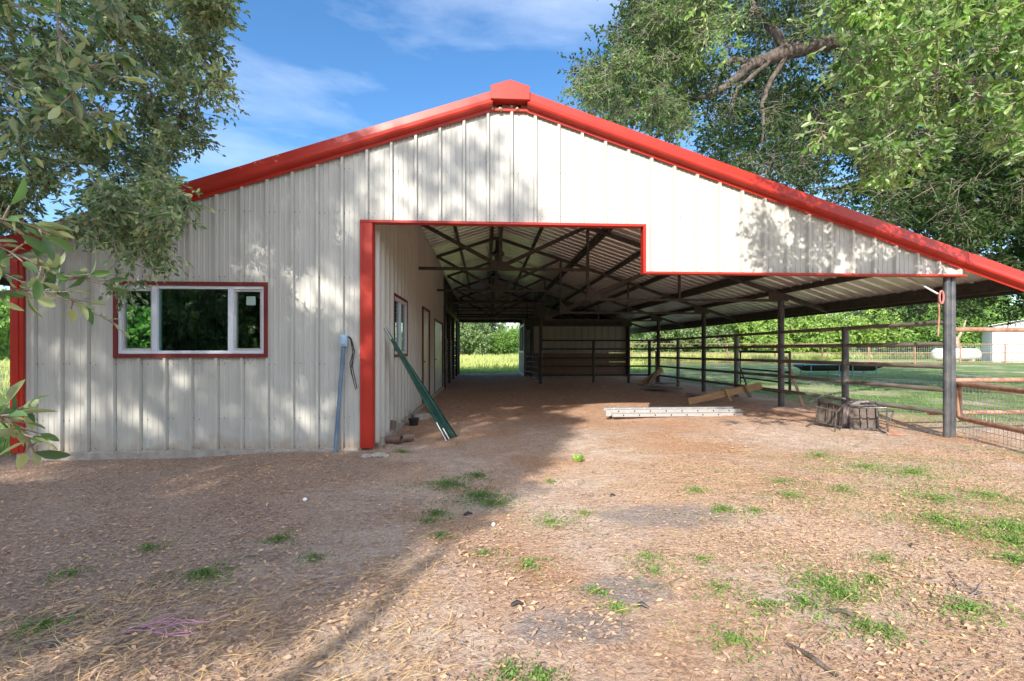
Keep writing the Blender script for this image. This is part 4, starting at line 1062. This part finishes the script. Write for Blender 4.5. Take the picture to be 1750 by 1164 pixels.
while len(cl) < 640:
    u, w = rs.uniform(-9.5, -1.4), rs.uniform(.9, 8.8)
    if w < 1.3 and rs.random() < .9: continue
    if u > -3.4 and u < -1.9 and w < 1.55 and rs.random() < .6: continue
    edge = -1.62 + .12*math.sin(w*2.3)
    if w > 5.5: edge = -1.9 + .25*math.sin(w*4)
    if u > edge: continue
    if w > 6.6 and u > -4.2 and rs.random() < .62: continue
    if w > 7.95 and u > -3.2: continue
    if any((u-a)**2/c**2 + (w-b)**2/d**2 < 1 for a, b, c, d in HOL): continue
    if w > 3.8 and rs.random() < .25: continue
    Y = rs.uniform(-8.5, -5); cl.append((*sunpt(u, w, Y), rs.uniform(.28, .5)))
for _ in range(130):
    u, w = rs.uniform(-2.6, -1.55), rs.uniform(1.5, 5.4); Y = rs.uniform(-7.5, -5.2); cl.append((*sunpt(u, w, Y), rs.uniform(.2, .34)))
crown_obj(ot_, 'crown', foliage(cl, 20, 7, .11, .3, twig_rad=.005, width=.55), M['leafL'])

# ---- right oak behind the barn roof
rt_ = empty('oak_tree', (15.5, 10.5, 0), label='big live oak spreading over the right side of the barn roof', cat='tree')
mb = MB(); trunk_mesh(mb, [(15.5, 10.5, -.3), (15.3, 10.6, 2.5), (14.2, 10.4, 4.6)], [.6, .5, .42]); o = mb.build('trunk', M['bark'], rt_, True); o.location = -rt_.location
LB = 9.6
for pts, rd in (([(14.4, 10.4, 4.4), (11.5, 10, 7.2), tuple(at(1430, 70, LB)), tuple(at(1345, 88, LB)), tuple(at(1285, 108, LB)), tuple(at(1240, 150, LB)), tuple(at(1150, 185, LB))], [.36, .24, .17, .15, .12, .08, .03]),
                ([tuple(at(1345, 88, LB)), tuple(at(1325, 55, LB)), tuple(at(1290, 20, LB+.4)), tuple(at(1260, -60, LB+.8))], [.10, .09, .07, .04]),
                ([tuple(at(1300, 110, LB)), tuple(at(1255, 102, LB)), tuple(at(1225, 112, LB))], [.08, .07, .03]),
                ([tuple(at(1320, 98, LB)), tuple(at(1262, 150, LB-.2)), tuple(at(1247, 185, LB-.2)), tuple(at(1250, 210, LB-.3))], [.05, .04, .035, .015]),
                ([tuple(at(1345, 88, LB)), tuple(at(1312, 150, LB)), tuple(at(1302, 180, LB-.1)), tuple(at(1306, 225, LB-.1)), tuple(at(1297, 262, LB))], [.06, .05, .04, .03, .012]),
                ([(14.6, 10.4, 4.0), (13.0, 12.5, 5.5), (10.5, 13.5, 6.2)], [.25, .15, .05]),
                ([(14.8, 10.4, 4.2), (15.5, 8, 7.0), (13, 5.5, 8.2), (8.5, 3.6, 6.8), (5.0, 3.0, 5.2), (3.6, 2.9, 4.6)], [.3, .2, .14, .09, .045, .02]),
                ([(15.0, 10.5, 4.2), (18, 12, 7)], [.3, .1])):
    mb = MB(); trunk_mesh(mb, pts, rd, 10); o = mb.build('limb', M['bark'], rt_, True); o.location = -rt_.location
pr_ = [(1040, -150), (1900, -150), (1900, 560), (1760, 500), (1600, 420), (1450, 350), (1290, 300), (1190, 255), (1060, 200), (985, 170), (975, 125), (1010, 95), (1040, 60), (1060, 20)]
above = lambda p: p.z > roofline(min(p.x, XE)) + .5 or p.x > XE + .3
r1 = foliage(crown_clumps(pr_, 300, 8.5, 10.5, 38, holes=[(1330, 110, 110, 48), (1290, 200, 28, 40), (1245, 310, 36, 18), (1400, 340, 45, 22)], keep=above), 26, 7, .085, .35, twig_rad=.006, width=.46)
r1z = foliage(crown_clumps([(q[0]+12 if q[0] < 1200 else q[0], q[1]) for q in pr_], 640, 11, 15.5, 44, holes=[(1245, 310, 26, 14), (1340, 335, 30, 14), (1290, 60, 24, 12)], keep=above), 24, 7, .125, .35, twig_rad=.004, width=.5)
r1y = foliage(crown_clumps([(1500, 250), (1900, 200), (1900, 520), (1740, 480), (1600, 420), (1480, 370)], 170, 9, 14, 40, keep=above), 24, 8, .12, .35, twig_rad=.003, width=.5)
r1b = foliage(crown_clumps([(985, 130), (1075, 40), (1200, -60), (1230, 40), (1180, 120), (1170, 230), (1040, 190), (990, 175)], 80, 7.8, 9.0, 30, keep=above), 26, 7, .075, .5, twig_rad=.006)
r2 = foliage(crown_clumps([(1440, 440), (1900, 440), (1900, 560), (1750, 545), (1640, 560), (1560, 560), (1500, 545)], 46, 11, 16, 36, keep=lambda p: p.x > XE+.6), 26, 7, .09, .4, twig_rad=.006)
r4 = foliage([(random.uniform(11, 20), random.uniform(8, 17), random.uniform(7.5, 11), .8) for _ in range(110)], 20, 6, .14, .3, twig_rad=.008)
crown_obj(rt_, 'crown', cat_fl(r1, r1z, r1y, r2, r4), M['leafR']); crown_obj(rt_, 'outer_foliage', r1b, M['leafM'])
pn = [(1395, -60), (1850, -60), (1850, 300), (1740, 250), (1640, 190), (1560, 290), (1500, 265), (1450, 250), (1405, 215), (1405, 150), (1440, 90), (1400, 40)]
r3 = foliage(crown_clumps(pn, 165, 2.9, 4.6, 40, holes=[(1640, 250, 50, 40)]), 13, 8, .060, .5, fine=True, twig_rad=.0055, width=.42)
r3b = foliage(crown_clumps([(1180, -80), (1280, -80), (1270, 60), (1240, 110), (1205, 60)], 9, 4.6, 5.2, 34), 10, 7, .05, .6, fine=True, twig_rad=.003)
r3c = foliage(crown_clumps([(1500, 250), (1580, 270), (1530, 325), (1490, 305), (1450, 250)], 7, 3.9, 4.5, 30), 8, 7, .055, .8, fine=True, twig_rad=.003)
r3d = foliage([(X_-1.29 + random.gauss(0, .08), 2.65 + random.uniform(-.3, .3), z_+2.1 + random.gauss(0, .06), .24) for X_, z_ in [(random.uniform(3.6, 5.9), random.uniform(2.3, 3.2)) for _ in range(34)]], 13, 7, .065, .4, twig_rad=.004)
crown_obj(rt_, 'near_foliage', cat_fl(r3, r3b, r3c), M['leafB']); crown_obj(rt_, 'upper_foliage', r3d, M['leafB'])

# ---- distant trees: three kinds, copied
def far_tree(h, w, lm, seed, n=110, ls=.34, pale=False):
    random.seed(seed); root = empty('tree')
    mb = MB(); trunk_mesh(mb, [(0, 0, -.3), (.1, 0, h*.22), (.3, .1, h*.5)], [w*.05, w*.04, w*.02], 8)
    for k in range(4):
        a = k*1.6+seed; trunk_mesh(mb, [(.1, 0, h*.2), (math.cos(a)*w*.22, math.sin(a)*w*.22, h*.45), (math.cos(a)*w*.36, math.sin(a)*w*.36, h*.62)], [w*.03, w*.018, w*.008], 6)
    mb.build('trunk', M['bark'], root, True)
    cl = []
    subs = [(math.cos(a)*w*.26*random.uniform(.6, 1.2), math.sin(a)*w*.26*random.uniform(.6, 1.2), h*random.uniform(.22, .70), w*random.uniform(.17, .28)) for a in np.linspace(0, 12.4, 15)] + [(0, 0, h*.76, w*.22), (.1*w, 0, h*.5, w*.3)]
    for _ in range(n):
        s = random.choice(subs); d = Vector((random.gauss(0, 1), random.gauss(0, 1), random.gauss(0, 1))).normalized() * s[3] * random.uniform(.55, 1.05)
        cl.append((s[0]+d.x, s[1]+d.y, max(.6, s[2]+d.z*.85), w*random.uniform(.05, .09)))
    V, Fc, T, TV, TF = foliage(cl, 14, 6, ls, .2, width=.6, twig_rad=.02)
    c = np_mesh('crown', V, Fc, lm, root, T); return root
kinds = {'grey': far_tree(9, 10, M['leafG'], 1, 230, .30), 'green': far_tree(8, 10, M['leafF'], 2, 230, .32), 'bright': far_tree(7, 9, M['leafY'], 3, 210, .32)}
desc = {'grey': 'grey-green', 'green': 'mid-green', 'bright': 'bright yellow-green'}
used = set()
spots = []
# seen through the far doorway
for px, Y, k, s, lb in ((790, 78, 'grey', 1.0, 'grey-green oak at the left of the view through the far doorway'), (822, 84, 'grey', 1.05, 'grey-green oak in the middle of the view through the far doorway'), (858, 80, 'green', .72, 'rounded green oak at the right of the far doorway view, before the sky'), (742, 90, 'green', 1.0, 'green tree beyond the slatted stall left of the far doorway'), (905, 95, 'green', .62, 'low green tree hidden partly by the stall right of the far doorway')):
    p = at(px, HZ, Y); spots.append((p.x, p.y, k, s, lb))
names = ['first', 'second', 'third', 'fourth', 'fifth', 'sixth', 'seventh', 'eighth', 'ninth', 'tenth', 'eleventh', 'twelfth', 'thirteenth', 'fourteenth', 'fifteenth', 'sixteenth']
row = [(1085, 74, 'green', .95), (1125, 66, 'grey', .95), (1170, 70, 'grey', 1.0), (1210, 64, 'grey', .85), (1250, 70, 'bright', 1.15), (1290, 62, 'bright', 1.0), (1330, 66, 'bright', 1.25), (1365, 60, 'bright', 1.0), (1405, 64, 'bright', 1.15), (1440, 58, 'bright', 1.05), (1480, 60, 'bright', 1.1), (1520, 66, 'grey', 1.2), (1570, 58, 'green', 1.1), (1620, 62, 'green', 1.2), (1680, 66, 'green', 1.3), (1745, 62, 'green', 1.3)]
for i, (px, Y, k, s) in enumerate(row):
    p = at(px, HZ, Y); spots.append((p.x, p.y, k, s, '%s tree from the left in the row beyond the pasture fence, %s' % (names[i], desc[k])))
for i, (px, Y, k, s) in enumerate(((-60, 46, 'green', .9), (0, 56, 'grey', .75), (25, 60, 'green', .7))):
    p = at(px, HZ, Y); spots.append((p.x, p.y, k, s, ['green tree just inside the left edge of the picture beyond the barn', 'grey-green distant tree at the left edge beyond the barn corner', 'low green distant tree right behind the barn corner post'][i]))
first = {k: True for k in kinds}
for i, (x, y, k, s, lb) in enumerate(spots):
    o = kinds[k] if first[k] else copy_tree(kinds[k]); first[k] = False
    o.location = (x, y, 0); o.rotation_euler.z = i*1.37; o.scale = (s, s, s*(1 + .12*math.sin(i*2.1)))
    tag(o, lb, 'tree', 'distant trees round the pasture')
# trees behind the viewer, mirrored in the window
for i, (x, y, s, k) in enumerate(((-15, -11, .85, 'green'), (-21, -8, .95, 'green'), (-27, -4, 1.0, 'grey'), (-10, -17, 1.0, 'green'), (-18, -20, 1.2, 'grey'), (2, -24, 1.2, 'green'), (14, -26, 1.1, 'green'))):
    o = copy_tree(kinds[k]); o.location = (x, y, -.3); o.rotation_euler.z = i*2.; o.scale = (s,)*3
    for q in o.children:
        if q.name.startswith('crown'): q.material_slots[0].link = 'OBJECT'; q.material_slots[0].material = M['leafL']
    tag(o, '%s of the trees behind the viewer, counted from the left, dark in the window glass' % names[[1, 2, 0, 4, 3, 5, 6].index(i) if i in [1, 2, 0, 4, 3, 5, 6] else i], 'tree', 'trees behind the viewer')
o = copy_tree(kinds['green']); o.location = (-17, 23, -.2); o.rotation_euler.z = 1.; o.scale = (.8,)*3
tag(o, 'green tree beyond the left side of the barn, seen through the left window pane', 'tree', 'distant trees round the pasture')
# pale-trunked tree by the shed
p = at(1636, HZ, 45); pt = empty('pale_tree', (p.x, 45, 0), label='tree with pale forked trunk between the gas tank and the shed', cat='tree')
mb = MB(); trunk_mesh(mb, [(0, 0, -.2), (.0, 0, 1.3), (-.1, 0, 2.4)], [.28, .22, .2]); trunk_mesh(mb, [(-.1, 0, 2.3), (-.8, 0, 3.4), (-1.5, 0, 4.6)], [.16, .11, .05]); trunk_mesh(mb, [(0, 0, 2.2), (.7, .1, 3.3), (1.1, 0, 4.8)], [.16, .11, .05])
mb.build('trunk', mat('pale_bark', (.36, .27, .2), .9, col_b=(.5, .4, .32), scale=4), pt, True)
cl = [(random.gauss(0, 2.4), random.gauss(0, 1.6), random.uniform(3.6, 8), .7) for _ in range(80)]
V, Fc, T, TV, TF = foliage(cl, 16, 6, .22, .5, twig_rad=.02, width=.5); np_mesh('crown', V, Fc, M['leafF'], pt, T)

# the far wood closing the horizon
cl = []
for _ in range(900):
    a_ = random.uniform(-1.25, 1.35); r_ = random.uniform(115, 160); cl.append((math.sin(a_)*r_, math.cos(a_)*r_, random.uniform(.5, 7.5)*(.7+.3*math.sin(a_*23)), 2.6))
for _ in range(330):
    a_ = random.uniform(1.4, 4.9); r_ = random.uniform(38, 60); cl.append((math.sin(a_)*r_, math.cos(a_)*r_, random.uniform(.3, 6), 1.8))
V, Fc, T, TV, TF = foliage(cl, 18, 4, 1.0, .2, width=.7)
tag(np_mesh('far_wood', V, Fc, M['leafG'], None, T), 'low hazy line of woodland closing the horizon', 'wood', kind='stuff')

# ================================================================== GROUND COVER
def scatter_poly(n, x0, x1, y0, y1, dens):
    x = rng.uniform(x0, x1, n*4); y = y0 + (y1-y0)*rng.random(n*4)**1.35
    keep = rng.random(n*4) < dens(x, y); return x[keep][:n], y[keep][:n]
def vn(x, y, s, seed=0):
    """cheap smooth noise 0..1"""
    r = np.random.default_rng(seed); t = np.zeros_like(x); w = 0
    for k in range(5):
        a, b = r.normal(size=2)*s*(1.6**k); ph = r.uniform(0, 6.28); c, d = r.normal(size=2)*s*(1.6**k); ph2 = r.uniform(0, 6.28)
        q = .7**k; t += q*np.sin(a*x+b*y+ph)*np.sin(c*x+d*y+ph2); w += q
    return np.clip(.5 + t/w*.9, 0, 1)
def dens(x, y):
    d = .35 + .75*vn(x, y, 1.1, 2)
    d = np.where((x < -1.2), d+.75, d); d = np.where((x > 1.5) & (y < 4.8), d+.1, d)
    d = np.where((y > 5.2) & (x > -1.3), d*.35, d)
    c = np.exp(-(((x-.9)/1.0)**2 + ((y-3.6)/1.4)**2)); d = d*(1-.6*c)
    d = np.where((y > D-.06) & (x < XO1), 0, d); d = np.where(x > 6.7, d*.6, d)
    d = d * (.25 + 1.5*vn(x, y, 3.0, 21)**2)
    return np.clip(d, 0, 1)
n = 100000
x, y = scatter_poly(n, -7.5, 9.0, 1.2, 8.2, dens); n = len(x)
z = gz(x, y) + .004 + .014*rng.random(n)
a = rng.normal(.1, .9, n); dr = unit(np.stack([np.cos(a), np.sin(a)*.8, rng.normal(0, .16, n)], 1))
nr = np.stack([rng.normal(0, .32, n), rng.normal(0, .32, n), np.ones(n)], 1)
sz = .011 + .030*rng.random(n)**2.4 + .006*(y < 2.6)
V, Fc = leaf_arrays(np.stack([x, y, z], 1), dr, sz, .42, False, nrm=nr, fold=.10)
tag(np_mesh('leaf_litter', V, Fc, M['litter'], None, np.clip(rng.normal(.40, .30, n) + .25*(vn(x, y, 1.4, 31)-.4) - .12*(x < -.8), 0, 1)), 'dry brown oak leaves and chips scattered over the yard', 'leaf litter', kind='stuff')
# straw and fine stalks
n = 23000; x = rng.uniform(-4.5, 7, n*4); y = rng.uniform(1.2, 6.2, n*4)
band = np.exp(-((y-(2.3+.10*x))/.45)**2)*(x < -.3)*.9 + np.exp(-((y-(1.75))/.5)**2)*(x < -.2)*1. + .10 + .1*(x > 1)
kp = (rng.random(n*4) < band*(.35+.9*vn(x, y, 2.2, 5))) & ~((y > D-.08) & (x < XO1)); x, y = x[kp][:n], y[kp][:n]; n = len(x)
a = rng.normal(.45, .8, n); dr = unit(np.stack([np.cos(a), np.sin(a), rng.normal(.03, .10, n)], 1))
V, Fc = leaf_arrays(np.stack([x, y, gz(x, y)+.006+.02*rng.random(n)], 1), dr, .05+.12*rng.random(n), .022, False, nrm=np.stack([rng.normal(0, .3, n), rng.normal(0, .3, n), np.ones(n)], 1), fold=.04)
tag(np_mesh('straw', V, Fc, M['straw'], None, np.clip(rng.normal(.5, .25, n), 0, 1)), 'dry straw and grass stalks strewn over the near yard', 'straw', kind='stuff')
# weeds: low green patches
W_P = [(765, 830, .26, 1.), (815, 815, .16, .6), (820, 850, .22, 1.), (840, 862, .18, 1.), (745, 880, .14, .6), (735, 893, .1, .5), (475, 925, .10, .9), (350, 985, .15, .9), (255, 940, .12, .4), (120, 985, .12, .4), (75, 1075, .12, .7), (535, 958, .09, .5), (940, 895, .25, .35), (905, 968, .15, .4), (687, 774, .12, .8), (752, 918, .08, .6),
       (1235, 873, .10, 1.), (1190, 840, .13, .5), (1410, 1000, .26, .7), (1440, 1020, .16, .9), (1375, 1035, .12, .6), (1310, 1040, .13, .5), (1655, 1045, .16, .8), (1490, 995, .12, .5), (1735, 905, .30, 1.3), (1740, 930, .22, 1.2), (1640, 905, .22, .6), (1600, 890, .25, .5), (1560, 810, .5, .5), (1480, 800, .35, .35), (1400, 780, .25, .4), (1600, 855, .5, .35), (1690, 850, .4, .45), (1350, 850, .3, .35), (1440, 840, .3, .3), (1735, 960, .2, .6), (1510, 960, .2, .3), (1520, 1090, .15, .3),
       (1250, 1100, .2, .4), (1120, 980, .15, .35), (1017, 1015, .09, .5), (1055, 1045, .07, .7), (870, 1155, .08, .8), (925, 1162, .08, .9), (1290, 875, .12, .4), (1110, 955, .12, .3), (1480, 1075, .14, .5), (1000, 880, .1, .4), (1335, 825, .18, .35), (940, 825, .1, .35), (1230, 1010, .2, .25), (830, 948, .1, .3), (1200, 960, .1, .35)]
PX = []; PD = []; PS = []; PT = []
for px, py, r_, dn in W_P:
    c = ground_pt(px, py); k = int(760*dn*(r_/.15)**1.3)
    rad = r_*np.abs(rng.normal(0, .8, k)); th = rng.uniform(0, 6.28, k); wob = 1 + .5*np.sin(th*3+px)
    xx = c.x + rad*np.cos(th)*wob; yy = c.y + rad*np.sin(th)*wob*.8
    h = .03*rng.random(k)*np.exp(-rad/r_)
    PX.append(np.stack([xx, yy, gz(xx, yy)+.004+h], 1)); PD.append(unit(np.stack([rng.normal(0, 1, k), rng.normal(0, 1, k), .25+.6*rng.random(k)], 1))); PS.append(.009+.014*rng.random(k)); PT.append(np.clip(rng.normal(.45 if px < 900 else .72, .2, k), 0, 1))
k = 9000; xx = rng.uniform(.8, 8, k*5); yy = rng.uniform(2., 5.6, k*5); kp = rng.random(k*5) < np.clip((vn(xx, yy, 3.2, 9)-.55)*3, 0, 1)*np.clip((xx-.3)/4, 0, 1); xx, yy = xx[kp][:k], yy[kp][:k]; k = len(xx)
PX.append(np.stack([xx, yy, gz(xx, yy)+.006], 1)); PD.append(unit(np.stack([rng.normal(0, 1, k), rng.normal(0, 1, k), .3+.7*rng.random(k)], 1))); PS.append(.008+.013*rng.random(k)); PT.append(np.clip(rng.normal(.7, .2, k), 0, 1))
V, Fc = leaf_arrays(np.vstack(PX), np.vstack(PD), np.concatenate(PS), .5, False, fold=.1)
tag(np_mesh('weeds', V, Fc, M['weed'], None, np.concatenate(PT)), 'low green weeds growing in patches through the leaf litter', 'weeds', kind='stuff')
# one bright broad-leaved seedling
c = ground_pt(988, 790); k = 16; th = rng.uniform(0, 6.28, k)
P = np.tile(np.array([[0, 0, .01]]), (k, 1)) + rng.normal(0, .012, (k, 3))*[1, 1, .3]; dr = unit(np.stack([np.cos(th), np.sin(th), .5+.8*rng.random(k)], 1))
V, Fc = leaf_arrays(P, dr, .07+.04*rng.random(k), .6, True); o = np_mesh('seedling', V, Fc, M['leafB'], None, np.full(len(Fc), .95)); o.location = c
tag(o, 'bright green broad-leaved seedling alone on the dirt before the barn opening', 'plant')
# grass: yard blades near, tufts farther, meadow beyond
def blades(name, n, x0, x1, y0, y1, hgt, wid, m, label, cat, keep=None, mean=.5, power=1.5):
    x = rng.uniform(x0, x1, n); y = y0 + (y1-y0)*rng.random(n)**power
    if keep is not None: k_ = keep(x, y); x, y = x[k_], y[k_]
    n = len(x); h = hgt*(.5+rng.random(n)); dr = unit(np.stack([rng.normal(0, .35, n), rng.normal(0, .35, n), np.ones(n)], 1))
    V, Fc = leaf_arrays(np.stack([x, y, gz(x, y)-.005], 1), dr, h, wid, False, nrm=np.stack([rng.normal(0, .4, n), -np.ones(n), rng.normal(0, .2, n)], 1), fold=.12)
    tint = np.clip(mean + .5*(vn(x, y, .5, 4)-.5) + rng.normal(0, .16, n), 0, 1)
    tag(np_mesh(name, V, Fc, m, None, tint), label, cat, kind='stuff')
blades('yard_grass', 38000, 7.0, 26, 6.8, 26, .055, .16, M['grass'], 'short green grass of the yard right of the barn', 'grass', keep=lambda x, y: (vn(x, y, .5, 12) > .3) & ((x-7)*1.0+(y-6.8)*.6 > 1.0*rng.random(len(x))), mean=.42)
blades('yard_grass', 9000, -10, -5.85, 6.0, 14, .12, .12, M['grass'], 'green grass beside the left corner of the barn', 'grass', mean=.6)
blades('meadow_grass', 9000, -10, 10, 24.2, 32, .16, .12, M['grass'], 'short bright grass just behind the barn seen through the far doorway', 'grass', mean=.8)
blades('meadow_grass', 22000, -16, 12, 29, 62, .32, .12, M['meadow'], 'pale grass farther behind the barn seen through the far doorway', 'grass', mean=.75, power=1)
blades('meadow_grass', 46000, 11, 75, 38, 66, .65, .10, M['meadow'], 'tall pale meadow grass beyond the rusty pasture fence', 'grass', mean=.55, keep=lambda x, y: (x < .78*y) | (y > 54))
blades('meadow_grass', 12000, -40, 11, 34, 74, .5, .12, M['meadow'], 'tall pale meadow grass beyond the back of the barn', 'grass', mean=.6)
blades('meadow_grass', 5000, -45, -10, 12, 50, .4, .1, M['meadow'], 'tall pale grass beyond the left side of the barn', 'grass', mean=.6)
